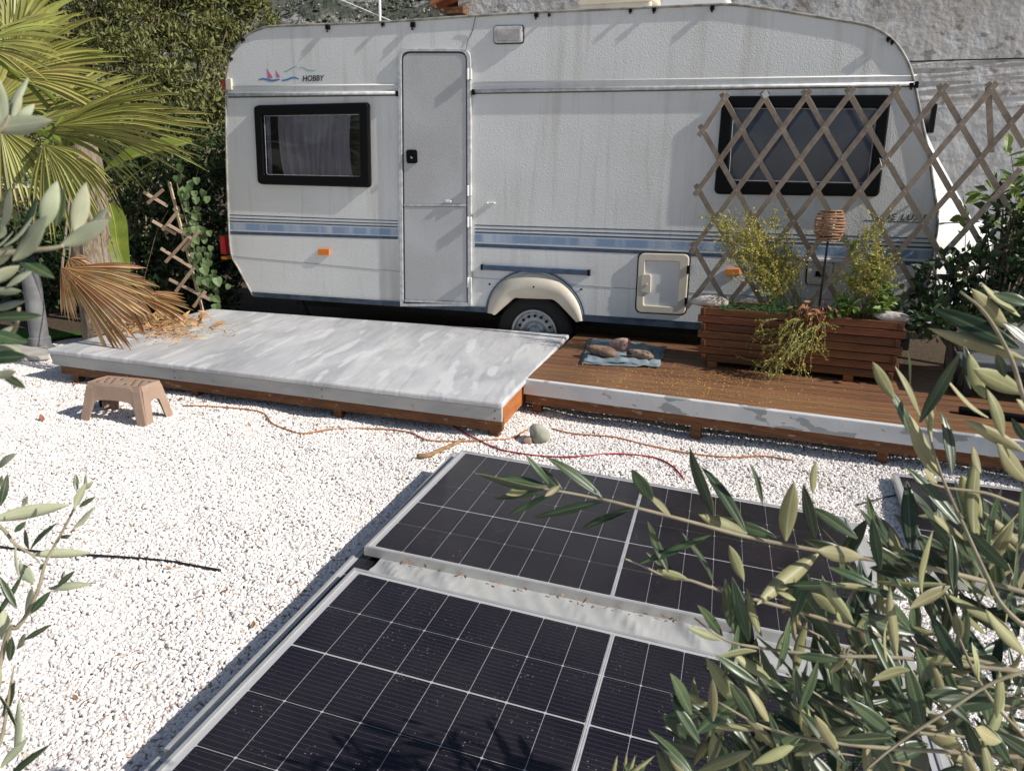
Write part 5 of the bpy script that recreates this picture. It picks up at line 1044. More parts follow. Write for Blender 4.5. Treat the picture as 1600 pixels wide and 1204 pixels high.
def palm():
    r = random.Random(5); Z = 5.9
    base = onz(110, 545); base = Vector((-3.55, 6.75, 0)); t = thing('fan_palm', 'fan palm with arching green fronds and brown dead fronds hanging by the platform', 'palm tree', base)
    crown = base+UP*1.75
    tr = MB(); pts = [base+Vector((.02*math.sin(i*1.3), .02*math.cos(i), -.02+i*.22)) for i in range(9)]; tr.tube(pts, [.17-.006*i+.012*(i % 2) for i in range(9)], 14); tr.build('trunk', M['bark'], t, smooth=False)
    R3 = Vector(CM[:, 0]); D3 = Vector(CM[:, 1]); F3 = Vector(CM[:, 2])
    def fr(hub, z, tip, n, spread, droop, width=.036, tilt=.45, name='frond', m='palm_green', ragged=.22, zt=None, fuse=.45, roll=0.0):
        h = dep(*hub, z); e = dep(*tip, zt or z); ax = e-h; L_ = ax.length; perp = F3.cross(ax).normalized(); side = (perp*math.cos(tilt)+F3*math.sin(tilt))
        mb = MB(); fan(mb, h, ax, side, n, L_, spread, droop, r, width, fuse, ragged=ragged)
        o = mb.build(name, M[m], t, recalc=False); pt = MB(); c0 = crown+Vector((r.gauss(0, .05), r.gauss(0, .05), r.uniform(-.2, .1))); pt.tube(smoothline([c0, c0.lerp(h, .5)+UP*.12, h], 5), [(.020 if m == 'palm_green' else .011)-.0006*i for i in range(11)], 6); pt.build('petiole', M['bright_leaf' if m == 'palm_green' else 'bark'], o)
    fr((12, 118), 5.7, (165, 12), 30, .95, .16, .062, .35, ragged=.3)
    fr((-40, 70), 5.3, (110, 30), 26, .8, .18, .058, -.5)
    fr((88, 196), 5.6, (335, 168), 34, .42, .16, .060, .55, ragged=.3)
    fr((60, 190), 5.9, (215, 110), 28, .62, .16, .056, -.3)
    fr((70, 205), 5.75, (240, 228), 10, .35, .5, .034, .6)
    fr((70, 225), 5.6, (120, 345), 26, 1.05, .45, .046, .2, ragged=.4)
    fr((0, 200), 5.9, (60, 320), 20, .8, .5, .036, -.3, ragged=.4)
    fr((-20, 170), 6.2, (60, 20), 24, 1.0, .1, .045, .1)
    fr((20, 60), 6.3, (60, -60), 22, 1.0, .1, .045, .2)
    fr((30, 130), 6.4, (170, 120), 22, .7, .2, .045, .2)
    fr((100, 240), 6.1, (175, 335), 18, .6, .6, .03, .3, ragged=.4)
    # dead fronds leaning on the platform
    fr((98, 418), 5.75, (222, 500), 40, .58, .10, .062, .2, 'dead_frond', 'palm_dry', .18, 5.55, .62)
    fr((96, 420), 5.75, (122, 500), 22, .50, .12, .030, .3, 'dead_frond', 'palm_dry', .3, 5.8, .5)
    fr((165, 425), 6.1, (242, 492), 26, .45, .15, .056, .3, 'dead_frond', 'palm_dry', .2, 5.9, .6)
    fr((200, 455), 6.3, (300, 490), 20, .30, .12, .03, .3, 'dead_frond', 'palm_dry', .25, 6.2, .6)
    fr((108, 405), 5.9, (130, 440), 14, 1.2, .3, .03, .2, 'dead_frond', 'palm_dry', .3, 5.8, .5)
    cr = MB()
    for i in range(150):                 # curled dry shreds on the platform
        x, y = r.gauss(240, 42), r.gauss(508, 9); y = min(532, max(482, y)); p = onz(x, y+4, DECK_Z+.008); a = r.uniform(-1, 3.2); d = Vector((math.cos(a), math.sin(a), 0)); L_ = r.uniform(.06, .22)
        q = [p, p+d*L_*.4+UP*r.uniform(.005, .05), p+d*L_*.8+Vector((d.y, -d.x, 0))*r.gauss(0, .05)+UP*r.uniform(0, .04), p+d*L_+Vector((d.y, -d.x, 0))*r.gauss(0, .1)+UP*.003]; cr.tube(smoothline(q, 3), r.choice((.002, .003, .006)), 3)
    for i in range(45):
        x, y = r.gauss(268, 30), r.gauss(500, 7); p = onz(x, max(484, y), DECK_Z+.02); a = r.uniform(0, 6.28); bigleaf(cr, p, Vector((math.cos(a), math.sin(a), r.uniform(0, .8))), Vector((r.gauss(0, 1), r.gauss(0, 1), 1)), r.uniform(.05, .11), .04, n=5, bend=r.uniform(-1, 1.2))
    tag(cr.build('dry_palm_shreds', M['palm_dry'], recalc=False), 'curled dry palm shreds heaped on the marbled platform', 'dry leaves', kind='stuff')
palm()
def banana():
    base = onz(196, 470); base = Vector((-3.85, 7.6, 0)); t = thing('banana_plant', 'banana plant with broad yellow green leaves between the palm and the hedge', 'plant', base)
    r = random.Random(8); MB().tube([base+UP*.25*i+Vector((.01*i, 0, 0)) for i in range(6)], [.055, .05, .045, .04, .034, .028], 10).build('stem', M['bark'], t, smooth=True)
    def lf(pts, w, roll):
        pts = smoothline(pts, 8); n = len(pts); mb = MB(); P = []
        for i, p in enumerate(pts):
            tt = i/(n-1); d = (pts[min(i+1, n-1)]-pts[max(0, i-1)]).normalized(); b = d.cross(Vector(roll)).normalized(); nn = b.cross(d); ww = w*.5*math.sin(math.pi*min(.985, .10+.88*tt))**.7
            P.append([p+b*ww*s+nn*abs(s)*ww*.35+nn*.006*math.sin(tt*60+s*3)*abs(s) for s in (-1, -.66, -.33, 0, .33, .66, 1)])
        mb.grid(P); o = mb.build('leaf', M['banana'], t, smooth=True); MB().tube(pts, [.009*(1-.8*i/(n-1)) for i in range(n)], 5).build('midrib', M['palm_green'], o)
    top = base+UP*1.2
    F3 = Vector(CM[:, 2])
    lf([dep(300, 222, 7.0), dep(255, 232, 6.9), dep(205, 246, 6.8), dep(163, 268, 6.8)], .24, -F3*.6+UP*.8)
    lf([dep(170, 318, 7.0), dep(178, 345, 7.0), dep(184, 385, 6.85), dep(200, 432, 6.8)], .20, -F3+Vector((.5, 0, .2)))
    lf([top, top+Vector((-.3, -.1, .5)), top+Vector((-.7, -.2, .6)), top+Vector((-1.0, -.3, .3))], .26, UP)
    lf([top, top.lerp(dep(300, 222, 7.0), .5)+UP*.05, dep(300, 222, 7.0)], .02, UP)
banana()
def small_trellis():
    k = 0.12; TN = (N+U*0.75).normalized()
    def q(x, y): return cw(x, y, k)
    t = thing('garden_trellis', 'narrow pale wooden lattice overgrown by vine beside the caravan', 'trellis', Vector((q(305, 480).x, q(305, 480).y, 0)))
    segs = [((224, 300), (262, 322)), ((231, 318), (256, 296)), ((238, 345), (275, 366)), ((255, 360), (278, 331)), ((251, 388), (300, 418)), ((259, 410), (295, 371)), ((264, 436), (328, 468)), ((275, 456), (304, 418)), ((302, 480), (321, 455)), ((262, 350), (300, 372)), ((285, 392), (312, 360))]
    for i, (a, b) in enumerate(segs):
        p, r_ = q(*a)+N*(.006*(i % 2)), q(*b)+N*(.006*(i % 2)); d = (r_-p); m = MB(); m.box((p+r_)/2, d/2, d.normalized().cross(TN)*.017, TN*.005); m.build('slat', M['pale_wood'], t, bevel=.001)
    m = MB(); p, r_ = q(262, 285)-N*.02, q(318, 500)-N*.02; m.box((p+r_)/2, (r_-p)/2, (r_-p).normalized().cross(N)*.012, N*.008); m.build('rail', M['pale_wood'], t)
    return q
TQ = small_trellis()
def vine():
    r = random.Random(14); t = thing('vine', 'grey green climbing vine with heart shaped leaves on the narrow lattice', 'vine', Vector((TQ(315, 480).x, TQ(315, 480).y, 0)))
    st = MB(); path = [TQ(318, 470), TQ(305, 420), TQ(292, 370), TQ(278, 320), TQ(268, 275)]; st.tube(smoothline([p-N*.05 for p in path], 6), .005, 5); st.tube(smoothline([TQ(230, 440)+N*.05, TQ(238, 400)+N*.03, TQ(246, 360), TQ(262, 330)], 5), .002, 4); st.build('stem', M['bark'], t)
    n = 0
    for i in range(95):
        u = r.random(); x = 272+u*46+r.gauss(0, 11); y = 268+u*190+r.gauss(0, 10); lf = MB(); p = TQ(x+4, y)+N*r.uniform(-.12, .0); d = Vector((r.gauss(0, .45), r.gauss(0, .2), -1)).normalized(); s = r.uniform(.055, .095); bigleaf(lf, p, d, (N+U*r.gauss(.5, .4)+Vector((0, r.gauss(0, .3), r.gauss(.5, .3)))).normalized(), s, s*.95, n=5, bend=r.uniform(.05, .35), heart=True); lf.build('leaf', M['ivy_leaf'], t, recalc=False)
    for i in range(9):
        y = 350+i*14; lf = MB(); p = TQ(240-(i % 3)*5, y)+N*.05; bigleaf(lf, p, Vector((r.gauss(0, .4), 0, -1)), N+UP*.5, .035, .03, n=4, heart=True); lf.build('leaf', M['ivy_leaf'], t, recalc=False)
vine()
def shrub(name, label, blobs, leafm, size, dens, cat='shrub', aspect=.5, group=None, base=None, stems=7):
    b0 = base or Vector((sum(b[0][0] for b in blobs)/len(blobs), sum(b[0][1] for b in blobs)/len(blobs), 0)); t = thing(name, label, cat, b0, group)
    mb = MB(); st = MB()
    for c, rad in blobs:
        N_ = int(dens*(rad[0]*rad[1]+rad[1]*rad[2]+rad[0]*rad[2])); leafcloud(mb, c, rad, int(N_*.45), size, aspect=aspect)
        for q in range(9):
            d = Vector((random.gauss(0, 1), random.gauss(0, 1), random.gauss(0, 1))).normalized(); cc = Vector(c)+Vector((d.x*rad[0], d.y*rad[1], d.z*rad[2]))*.9; k = random.uniform(.22, .42); leafcloud(mb, cc, (rad[0]*k, rad[1]*k, rad[2]*k), int(N_*.09), size, shell=.2, aspect=aspect)
    for c, rad in blobs[:stems]:
        c = Vector(c); mid = b0.lerp(c, .5)+Vector((random.gauss(0, .08), random.gauss(0, .08), .1)); st.tube(smoothline([b0+Vector((random.gauss(0, .06), random.gauss(0, .06), -.03)), mid, c], 5), [.035-.0028*i for i in range(11)], 6)
        for q in range(5):
            e = c+Vector((random.uniform(-1, 1)*rad[0], random.uniform(-1, 1)*rad[1], random.uniform(-.3, 1)*rad[2]))*.85; st.tube(smoothline([mid, mid.lerp(e, .5)+UP*.04, e], 3), [.012-.0014*i for i in range(7)], 4)
    st.build('trunk', M['bark'], t); mb.build('crown', M[leafm], t, recalc=False); return t
# dark hedge left of the caravan
hb = []
for (x, y, z, rx_, rz_) in ((225, 290, 8.2, .5, .5), (300, 260, 8.4, .45, .5), (330, 330, 8.3, .35, .6), (270, 380, 8.3, .6, .5), (330, 430, 8.2, .35, .45), (215, 430, 8.0, .45, .4), (160, 390, 8.4, .5, .5), (300, 470, 8.2, .5, .3), (90, 420, 8.3, .6, .6), (20, 420, 8.3, .7, .7), (250, 230, 8.8, .5, .4)):
    hb.append((dep(x, y, z), (rx_, .35, rz_)))
shrub('hedge_shrub', 'dark glossy leaved shrub filling the gap between palm and caravan', hb, 'hedge_leaf', .085, 1300, 'shrub', .5)
# olive green tree behind
tb = []
for (x, y, z, rx_, rz_) in ((150, 30, 10.5, .9, .7), (240, 20, 10.8, .8, .7), (320, 15, 11, .75, .6), (385, 35, 11.2, .42, .42), (360, 90, 10.8, .5, .5), (290, 100, 10.4, .7, .6), (210, 120, 10.2, .7, .6), (300, 170, 10.0, .6, .5), (370, 160, 10.4, .38, .5), (240, 200, 9.9, .6, .5), (120, 110, 10.4, .8, .6), (60, 20, 10.8, .9, .7), (20, 120, 10.6, .9, .8), (330, 230, 9.9, .45, .5), (280, -50, 11, .9, .6), (160, -60, 11, 1, .6), (360, -20, 11.2, .5, .4), (180, 260, 9.9, .7, .5), (60, 260, 10, .9, .7)):
    tb.append((dep(x, y, z), (rx_, .6, rz_)))
shrub('olive_green_tree', 'dense small leaved tree rising behind the palm and the caravan', tb, 'tree_leaf', .085, 1500, 'tree', .42, base=Vector((-4.6, 10.2, 0)), stems=19)
# shrubs right
rb = []
for (x, y, k, rx_, rz_) in ((1480, 440, -.25, .17, .16), (1530, 430, -.35, .22, .2), (1580, 400, -.4, .22, .26), (1590, 330, -.45, .17, .2), (1550, 480, -.2, .25, .16), (1600, 470, -.3, .25, .2), (1455, 490, -.12, .14, .10), (1500, 505, -.1, .2, .09), (1630, 380, -.4, .25, .3), (1450, 455, -.3, .10, .09)):
    rb.append((onpl(x, y, pl-PIN*k, PIN), (rx_, .14, rz_)))
shrub('dark_shrub', 'dark green leafy shrub growing through the end of the large trellis', rb, 'shrub_leaf', .075, 1500, 'shrub', .55)
def q2(x, y, k): return onpl(x, y, pl+PIN*k, PIN)
leafy('tall_plant', 'tall plant with bright green pointed leaves in front of the house wall', 'plant', [(q2(1600, 480, .7), q2(1572, 185, .7)), (q2(1600, 460, .7), q2(1585, 280, .7)), (q2(1590, 430, .65), q2(1548, 285, .65)), (q2(1600, 440, .7), q2(1610, 230, .75)), (q2(1500, 470, .5), q2(1505, 305, .55))], 'bright_leaf', .12, 22, .5, 31, 'bark')
leafy('grey_leaf_plant', 'low plant with small grey green leaves at the planter end below the trellis', 'plant', [(pk(1420, 520, .2), pk(1415, 450, .2)), (pk(1425, 520, .2), pk(1440, 470, .12)), (pk(1430, 525, .2), pk(1470, 480, .15)), (pk(1430, 530, .15), pk(1450, 500, .05)), (pk(1425, 530, .1), pk(1430, 495, .02)), (pk(1440, 540, .15), pk(1480, 510, .1)), (pk(1430, 540, .2), pk(1405, 470, .25)), (pk(1450, 545, .2), pk(1500, 490, .2))], 'ivy_leaf', .055, 20, .62, 33)

# ------------------------------------------------------------------ olive trees near the camera
def olive_leaf_mesh(bend, asp, sd, under='olive_under', topm='olive_top'):
    n = 8; vs = []; fs = []; mi = []
    for side in (0, 1):
        for i in range(n+1):
            t = i/n; w = asp*.5*(math.sin(math.pi*min(1, t*1.0))**.75)*(1.08-.25*t)+(.012 if i in (0,) else .0); w = max(w, .006 if i == 0 else .002)
            z = -bend*t*t+.02*math.sin(t*5+sd); off = -.006 if side else 0
            vs += [(-w, t, z+w*.22+off), (-w*.5, t, z+w*.05+off), (0, t, z-.008+off), (w*.5, t, z+w*.05+off), (w, t, z+w*.22+off)]
    m5 = (n+1)*5
    for i in range(n):
        for k in range(4):
            a = i*5+k; fs.append((a, a+1, a+6, a+5)); mi.append(0); a += m5; fs.append((a, a+5, a+6, a+1)); mi.append(1)
        for k, rev in ((0, 0), (4, 1)):
            a = i*5+k; b = a+m5; fs.append((a, a+5, b+5, b) if not rev else (a, b, b+5, a+5)); mi.append(1)
    me = bpy.data.meshes.new('olive_leaf'); me.from_pydata(vs, [], fs); me.materials.append(M[topm]); me.materials.append(M[under]); me.polygons.foreach_set('material_index', mi); me.polygons.foreach_set('use_smooth', [True]*len(fs)); return me
OL = [olive_leaf_mesh(b, a, s) for b, a, s in ((.05, .22, 0), (.18, .20, 1), (-.10, .24, 2), (.28, .19, 3), (.0, .26, 4))]
OLL = [olive_leaf_mesh(b, a, s, 'olive_left', 'olive_top') for b, a, s in ((.05, .24, 0), (.15, .22, 1), (-.08, .26, 2))]
R3, D3, F3 = Vector(CM[:, 0]), Vector(CM[:, 1]), Vector(CM[:, 2])
def oleaf(parent, base, tip, wpx, up, z, r, meshes=OL, dz=0.0):   # up: 1 upper side towards the camera, 0 the pale underside
    b = dep(*base, z); tilt = r.gauss(0, .25)+dz; e = dep(*tip, z); L_ = (e-b).length; e = e+F3*L_*tilt*.8; y = (e-b); L_ = y.length; y.normalize()
    nf = -F3+R3*r.gauss(.25, .6)-D3*r.gauss(.2, .45); zc = nf if up else -nf; zc = (zc-y*zc.dot(y)).normalized(); x = y.cross(zc).normalized()
    me = r.choice(meshes); asp = max(abs(p.co.x) for p in me.vertices)*2; sw = min(1.7, max(.45, .86*(wpx/F_PX*z/L_)/asp))
    mw = frame(b, x*L_*sw, y*L_, zc*L_); return place('leaf', me, mw, parent)
def branch(parent, px, z, r0, r1, name='branch'):
    pts = smoothline([dep(p[0], p[1], p[2] if len(p) > 2 else z) for p in px], 5); n = len(pts); return MB().tube(pts, [r0+(r1-r0)*i/(n-1) for i in range(n)], 7).build(name, M['twig'], parent, smooth=True)
MASS_TOP = face_var(mat('olive_top_mass', (0.034, 0.060, 0.027), 0.36, 0.5, trans=0.08), .35); MASS_UNDER = face_var(mat('olive_under_mass', (0.26, 0.255, 0.12), 0.5, 0.35, trans=0.1), .3)
def olive_right():
    r = random.Random(17); base = Vector((1.45, .95, -.05)); t = thing('olive_tree', 'leafy olive tree reaching over the solar panels with long twigs', 'olive tree', base)
    MB().tube(smoothline([base, base+Vector((-.02, .02, .4)), base+Vector((.03, 0, .8)), base+Vector((-.05, .02, 1.25))], 4), [.055-.0022*i for i in range(13)], 10).build('trunk', M['bark'], t, smooth=True)
    Rr = lambda x, y: (1000+.4351*x, 680+.4351*y); S = lambda x, y: (1000+.375*x, 330+.375*y)
    Z = .92
    jn = base+Vector((-.03, .01, 1.0))
    def limb(px, z, r0, r1): 
        p = dep(*px[0][:2], z); MB().tube(smoothline([jn, jn.lerp(p, .5)+UP*.03, p], 5), [r0*1.2-(r0*.2)*i/10 for i in range(11)], 7).build('branch', M['twig'], t, smooth=True); return branch(t, px, z, r0, r1)
    limb([(1680, 955), (1600, 925), (1440, 884), (1350, 872), (1278, 860), (1170, 839), (1080, 815), (991, 792), (942, 780), (855, 764), (815, 762)], Z, .0034, .0011)
    limb([(1690, 1080), (1560, 1040), (1400, 1000), (1230, 950), (1122, 921), (1077, 906), (1044, 902), (1005, 884), (975, 872)], Z*1.04, .0030, .0010)
    limb([(1690, 1060), (1520, 1040), (1391, 1026), (1296, 1024), (1165, 1008), (1122, 993), (1085, 965)], Z*1.0, .0029, .0010)
    limb([(1690, 1190), (1500, 1175), (1350, 1165), (1250, 1150), (1187, 1132), (1120, 1095)], Z*.97, .0029, .0010)
    limb([(1640, 1010), (1570, 950), (1539, 893), (1505, 819), (1474, 750), (1455, 690), (1445, 640)], Z*.98, .0030, .0010)
    limb([(1640, 1040), (1557, 1063), (1480, 1110), (1400, 1163), (1350, 1204)], Z*.9, .0022, .0012)
    limb([(1690, 720), (1610, 640), (1580, 560), (1540, 490), (1500, 455)], Z*.9, .0032, .0012)
    limb([(1690, 800), (1600, 790), (1540, 770), (1470, 760), (1420, 740)], Z*1.02, .0028, .0011)
    limb([(1680, 1230), (1600, 1150), (1540, 1080), (1500, 1000), (1475, 930)], Z*.98, .0026, .0011)
    LV = [((262, 290), (190, 45), 26, 1), ((378, 345), (275, 95), 26, 1), ((440, 250), (415, 100), 17, 1), ((525, 380), (515, 140), 32, 0), ((630, 370), (580, 170), 22, 1), ((622, 210), (612, 85), 15, 0), ((780, 370), (640, 250), 25, 1), ((880, 430), (795, 210), 22, 1), ((975, 415), (990, 170), 29, 1), ((935, 445), (900, 330), 30, 0), ((112, 288), (35, 205), 28, 0), ((45, 235), (-30, 120), 26, 1), ((385, 352), (205, 285), 25, 0), ((490, 365), (280, 300), 22, 1), ((640, 412), (800, 440), 36, 0), ((640, 425), (365, 590), 30, 0), ((1110, 540), (940, 610), 30, 0), ((1280, 580), (1110, 520), 20, 0), ((100, 490), (20, 310), 18, 1), ((265, 530), (165, 345), 18, 1), ((0, 460), (250, 355), 13, 1), ((320, 395), (375, 525), 20, 0), ((325, 690), (290, 500), 22, 1), ((390, 740), (340, 515), 26, 1), ((440, 720), (370, 560), 20, 0), ((720, 780), (555, 490), 36, 1), ((300, 720), (190, 590), 20, 1), ((290, 735), (170, 700), 13, 0), ((420, 775), (250, 770), 16, 0), ((560, 740), (540, 600), 22, 0), ((850, 560), (660, 515), 13, 0), ((960, 590), (800, 540), 15, 1), ((900, 700), (810, 620), 26, 1), ((1150, 730), (1140, 640), 33, 0), ((1160, 850), (1060, 660), 26, 1), ((1040, 930), (950, 740), 30, 1), ((970, 1030), (870, 830), 34, 1), ((1260, 1040), (1230, 850), 26, 1), ((600, 1000), (550, 830), 22, 1), ((415, 1030), (310, 865), 24, 1), ((470, 1040), (395, 900), 20, 0), ((300, 1030), (200, 950), 16, 1), ((430, 1055), (230, 1040), 14, 0), ((740, 1180), (610, 1030), 26, 1), ((830, 1110), (670, 980), 26, 1), ((560, 1110), (400, 1170), 20, 0), ((760, 960), (590, 890), 22, 1), ((1160, 330), (990, 120), 26, 1), ((1180, 390), (1035, 285), 26, 0), ((1200, 370), (1215, 60), 30, 0), ((1240, 420), (1260, 180), 22, 1), ((1255, 480), (1320, 290), 28, 0), ((1240, 440), (1305, 250), 20, 0), ((1350, 470), (1370, 390), 24, 1), ((560, 590), (500, 560), 16, 0), ((760, 690), (650, 590), 30, 0), ((860, 640), (870, 530), 20, 0), ((700, 640), (610, 540), 20, 0), ((150, 520), (30, 430), 14, 1), ((170, 515), (60, 480), 14, 0), ((560, 790), (720, 800), 18, 1), ((680, 850), (745, 790), 26, 0), ((980, 690), (960, 600), 22, 1), ((1070, 790), (980, 710), 28, 1), ((1330, 900), (1270, 800), 26, 1), ((1220, 880), (1210, 745), 26, 0), ((1330, 750), (1300, 690), 30, 0)]
    for b, e, w, u in LV: oleaf(t, Rr(*b), Rr(*e), w, u, Z*r.uniform(.95, 1.06), r)
    LS = [((1170, 850), (1090, 640), 30, 0), ((1060, 780), (950, 625), 22, 0), ((1120, 920), (1050, 740), 22, 1), ((1130, 720), (1110, 580), 16, 1), ((1165, 880), (1285, 590), 22, 1), ((1250, 1110), (1130, 850), 34, 0), ((1215, 960), (1265, 710), 20, 0), ((1300, 1090), (1310, 830), 24, 1), ((1450, 860), (1260, 700), 20, 0), ((1440, 780), (1350, 590), 26, 0), ((1520, 940), (1440, 740), 28, 0), ((1600, 760), (1340, 650), 34, 0), ((1580, 570), (1275, 380), 36, 1), ((1610, 620), (1245, 480), 26, 0), ((1540, 490), (1350, 320), 28, 0), ((1580, 440), (1440, 290), 24, 0), ((1620, 390), (1480, 340), 22, 1), ((1520, 690), (1490, 590), 20, 1), ((1600, 1000), (1350, 870), 24, 0), ((1610, 960), (1550, 870), 22, 1), ((1240, 1130), (1150, 1070), 18, 0), ((1620, 1130), (1440, 960), 34, 0), ((1420, 1090), (1390, 980), 20, 0), ((1380, 740), (1365, 560), 20, 1), ((1640, 560), (1520, 460), 26, 1), ((1660, 700), (1560, 640), 26, 0), ((1650, 860), (1560, 780), 28, 0)]
    for b, e, w, u in LS: oleaf(t, S(*b), S(*e), w, u, Z*r.uniform(.9, 1.0), r)
    TL = [((855, 764), (745, 742), 16, 1), ((855, 760), (782, 733), 18, 1), ((858, 756), (822, 708), 13, 1), ((862, 772), (788, 805), 13, 1), ((942, 782), (830, 813), 16, 1), ((990, 793), (900, 822), 15, 1), ((826, 764), (790, 772), 18, 0), ((875, 758), (850, 775), 22, 0), ((850, 768), (770, 780), 12, 1), ((940, 776), (865, 705), 22, 1), ((880, 770), (838, 725), 16, 1)]
    for b, e, w, u in TL: oleaf(t, b, e, w, u, Z, r)
    for q in range(190):                 # the dense lower right of the crown
        while True:
            x, y = r.uniform(1080, 1690), r.uniform(850, 1260)
            if (y-1204)*.9 > -(x-1080)*.75-80+r.gauss(0, 30): break
        a = math.radians(r.gauss(118, 38)); L_ = r.uniform(60, 108); oleaf(t, (x, y), (x+math.cos(a)*L_, y-math.sin(a)*L_), r.uniform(16, 32), r.random() < .70, Z*r.uniform(.92, 1.22), r)
    mm = MB()                            # the many leaves deeper in the crown, joined
    for q in range(330):
        while True:
            x, y = r.uniform(1050, 1700), r.uniform(800, 1280)
            if (y-1204)*.9 > -(x-1080)*.75-60+r.gauss(0, 35): break
        a = math.radians(r.gauss(120, 40)); L_ = r.uniform(45, 85); z = Z*r.uniform(1.08, 1.5); b_ = dep(x, y, z); e_ = dep(x+math.cos(a)*L_, y-math.sin(a)*L_, z*r.uniform(.95, 1.05)); yv_ = e_-b_; l_ = yv_.length; yv_.normalize()
        zc = (-F3+R3*r.gauss(.25, .7)-D3*r.gauss(.2, .5))*(1 if r.random() < .72 else -1); zc = (zc-yv_*zc.dot(yv_)).normalized(); xv_ = yv_.cross(zc); me_ = r.choice(OL); sw_ = r.uniform(.75, 1.2); o_ = len(mm.v)
        mm.v += [tuple(b_+xv_*(p.co.x*l_*sw_)+yv_*(p.co.y*l_)+zc*(p.co.z*l_)) for p in me_.vertices]
        for f_ in me_.polygons: mm.f.append(tuple(i+o_ for i in f_.vertices)); mm.m.append(f_.material_index)
    mo_ = mm.build('leaves', [MASS_TOP, MASS_UNDER], t, smooth=True, recalc=False); mo_['kind'] = 'stuff'
    for q in range(10):
        x, y = r.uniform(1250, 1650), r.uniform(1000, 1220); a = math.radians(r.gauss(140, 25)); branch(t, [(x+160, y+40), (x+70, y+25), (x, y), (x+math.cos(a)*120, y-math.sin(a)*90)], Z*r.uniform(1.0, 1.15), .0022, .001)
    for q in range(7): oleaf(t, (970+r.uniform(-18, 30), 1230), (965+q*9+r.gauss(0, 5), 1196-r.uniform(0, 14)), 9, q % 2, Z, r)
olive_right()
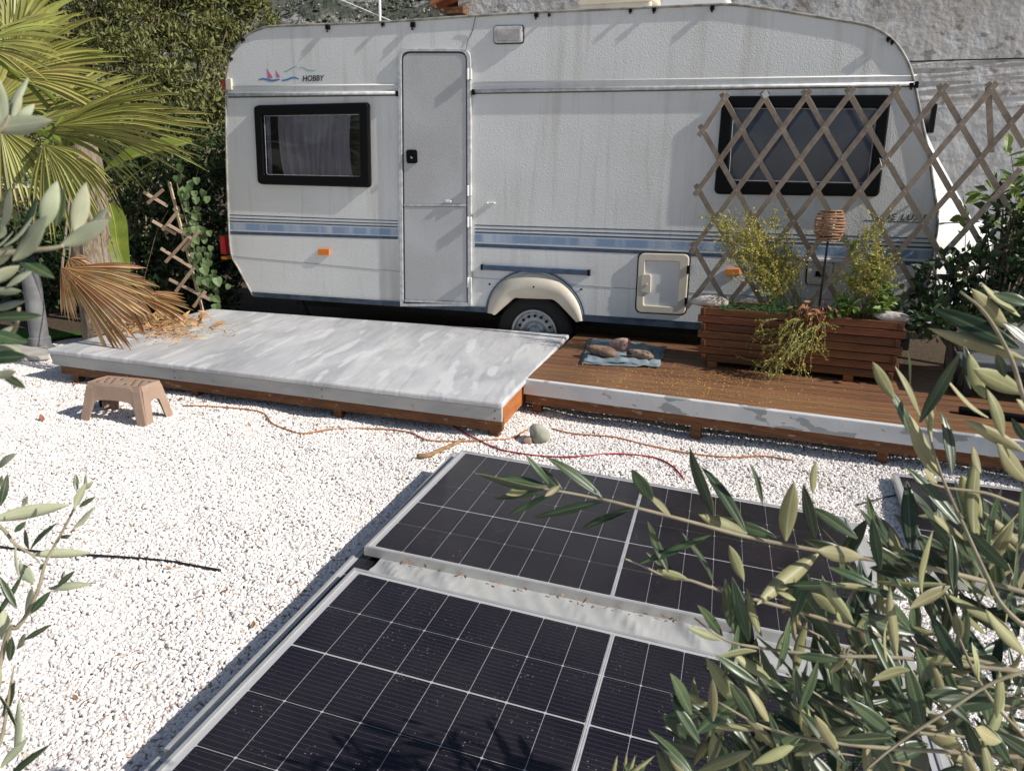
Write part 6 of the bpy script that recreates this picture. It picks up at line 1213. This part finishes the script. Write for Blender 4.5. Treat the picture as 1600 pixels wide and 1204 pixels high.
def olive_left():
    r = random.Random(23); base = Vector((-1.05, .45, -.02)); t = thing('olive_tree', 'young olive tree with pale leaf sprays framing the palm and the open gravel', 'olive tree', base)
    MB().tube(smoothline([base, base+Vector((.02, .02, .5)), base+Vector((-.02, 0, 1.0)), base+Vector((.05, .02, 1.75))], 4), [.04-.0022*i for i in range(13)], 9).build('trunk', M['bark'], t, smooth=True)
    T = lambda x, y: (.3125*x, .3125*y); Uu = lambda x, y: (.3125*x, 260+.3125*y); V = lambda x, y: (.375*x, 560+.375*y)
    def limb(px, z, r0, r1, hz):
        p = dep(*px[0], z); j = base+Vector((0, 0, hz)); MB().tube(smoothline([j, j.lerp(p, .5)+UP*.02, p], 5), [r0*2-(r0)*i/10 for i in range(11)], 7).build('branch', M['twig'], t, smooth=True); branch(t, px, z, r0, r1)
    z1 = .56; z2 = .95
    limb([(-60, 420), (-10, 400), (40, 392), (80, 388), (100, 384)], z1, .003, .0011, 1.25)
    limb([(-60, 240), (-20, 215), (5, 200), (15, 180)], z1, .003, .0011, 1.3)
    limb([(-60, 560), (-20, 540), (20, 520), (30, 480)], z1, .003, .0011, 1.2)
    limb([(-50, 1260), V(20, 1190), V(70, 1120), V(105, 1075), V(160, 960), V(190, 850), V(260, 720), V(310, 620), V(345, 530)], z2, .0034, .001, .6)
    limb([(-50, 800), V(0, 700), V(60, 770), V(130, 815), V(165, 850)], z2, .0028, .001, .8)
    limb([(-40, 1250), (0, 1160), (15, 1080), (22, 1040)], z2, .0028, .001, .5)
    for b, e, w, u in [((30, 610), (40, 320), 32, 0), ((10, 640), (-20, 340), 34, 0), ((60, 620), (100, 450), 14, 0), ((80, 620), (165, 515), 18, 0), ((-70, 640), (290, 612), 34, 0), ((-40, 560), (20, 480), 22, 0)]: oleaf(t, T(*b), T(*e), w, u, z1, r, OLL)
    for b, e, w, u in [((0, 300), (145, 135), 30, 0), ((110, 345), (170, 140), 18, 1), ((215, 312), (325, 95), 30, 0), ((280, 300), (332, 110), 18, 1), ((375, 335), (428, 85), 30, 0), ((430, 310), (545, 208), 22, 0), ((300, 395), (582, 278), 32, 0), ((60, 470), (325, 268), 36, 0), ((0, 360), (50, 300), 24, 0), ((90, 470), (292, 537), 26, 1), ((20, 400), (165, 258), 24, 0), ((-60, 510), (75, 388), 46, 0), ((30, 600), (145, 515), 22, 0), ((-60, 590), (95, 488), 24, 0), ((-60, 620), (160, 632), 14, 0), ((-60, 770), (222, 725), 24, 1), ((-60, 705), (172, 695), 18, 0), ((-60, 830), (115, 882), 24, 1), ((-60, 920), (105, 922), 26, 0), ((-60, 965), (162, 945), 26, 1), ((-40, 1045), (132, 1030), 18, 0), ((5, 1035), (97, 1108), 16, 1), ((-50, 420), (60, 330), 34, 0), ((-40, 860), (80, 800), 26, 0), ((-30, 240), (10, 330), 26, 1)]: oleaf(t, Uu(*b), Uu(*e), w, u, z1*r.uniform(.96, 1.08), r, OLL)
    for b, e, w, u in [((-20, 455), (97, 388), 18, 0), ((0, 615), (25, 480), 14, 1), ((-40, 675), (202, 625), 26, 0), ((90, 615), (130, 568), 16, 0), ((60, 722), (102, 680), 14, 1), ((122, 792), (85, 713), 14, 1), ((125, 797), (232, 678), 18, 1), ((318, 552), (310, 478), 10, 1), ((310, 622), (345, 518), 15, 0), ((330, 620), (382, 573), 12, 1), ((300, 712), (397, 618), 12, 0), ((342, 550), (397, 513), 10, 0), ((130, 817), (338, 825), 18, 0), ((140, 937), (75, 850), 24, 0), ((70, 1042), (0, 900), 14, 1), ((105, 1077), (165, 940), 22, 0), ((130, 1062), (195, 970), 16, 1), ((200, 957), (372, 935), 16, 0), ((240, 942), (315, 890), 12, 1), ((255, 922), (270, 880), 10, 1), ((25, 1182), (20, 1030), 24, 0), ((100, 1172), (217, 1105), 10, 1), ((75, 920), (30, 765), 10, 0), ((165, 880), (190, 850), 14, 1), ((350, 545), (360, 480), 9, 0), ((250, 745), (300, 735), 9, 1), ((70, 1210), (130, 1130), 12, 0), ((40, 1260), (55, 1150), 14, 1)]: oleaf(t, V(*b), V(*e), w, u, z2*r.uniform(.96, 1.05), r, OLL)
    for b, e, w, u in [((20, 1180), (40, 1090), 20, 0), ((5, 1120), (30, 1060), 18, 1), ((10, 1220), (75, 1160), 16, 1), ((-10, 1100), (12, 1020), 18, 0), ((30, 1140), (0, 1070), 14, 1), ((0, 1200), (42, 1150), 16, 0), ((0, 760), (10, 740), 10, 0), ((-10, 970), (25, 900), 14, 1)]: oleaf(t, b, e, w, u, z2, r, OLL)
olive_left()
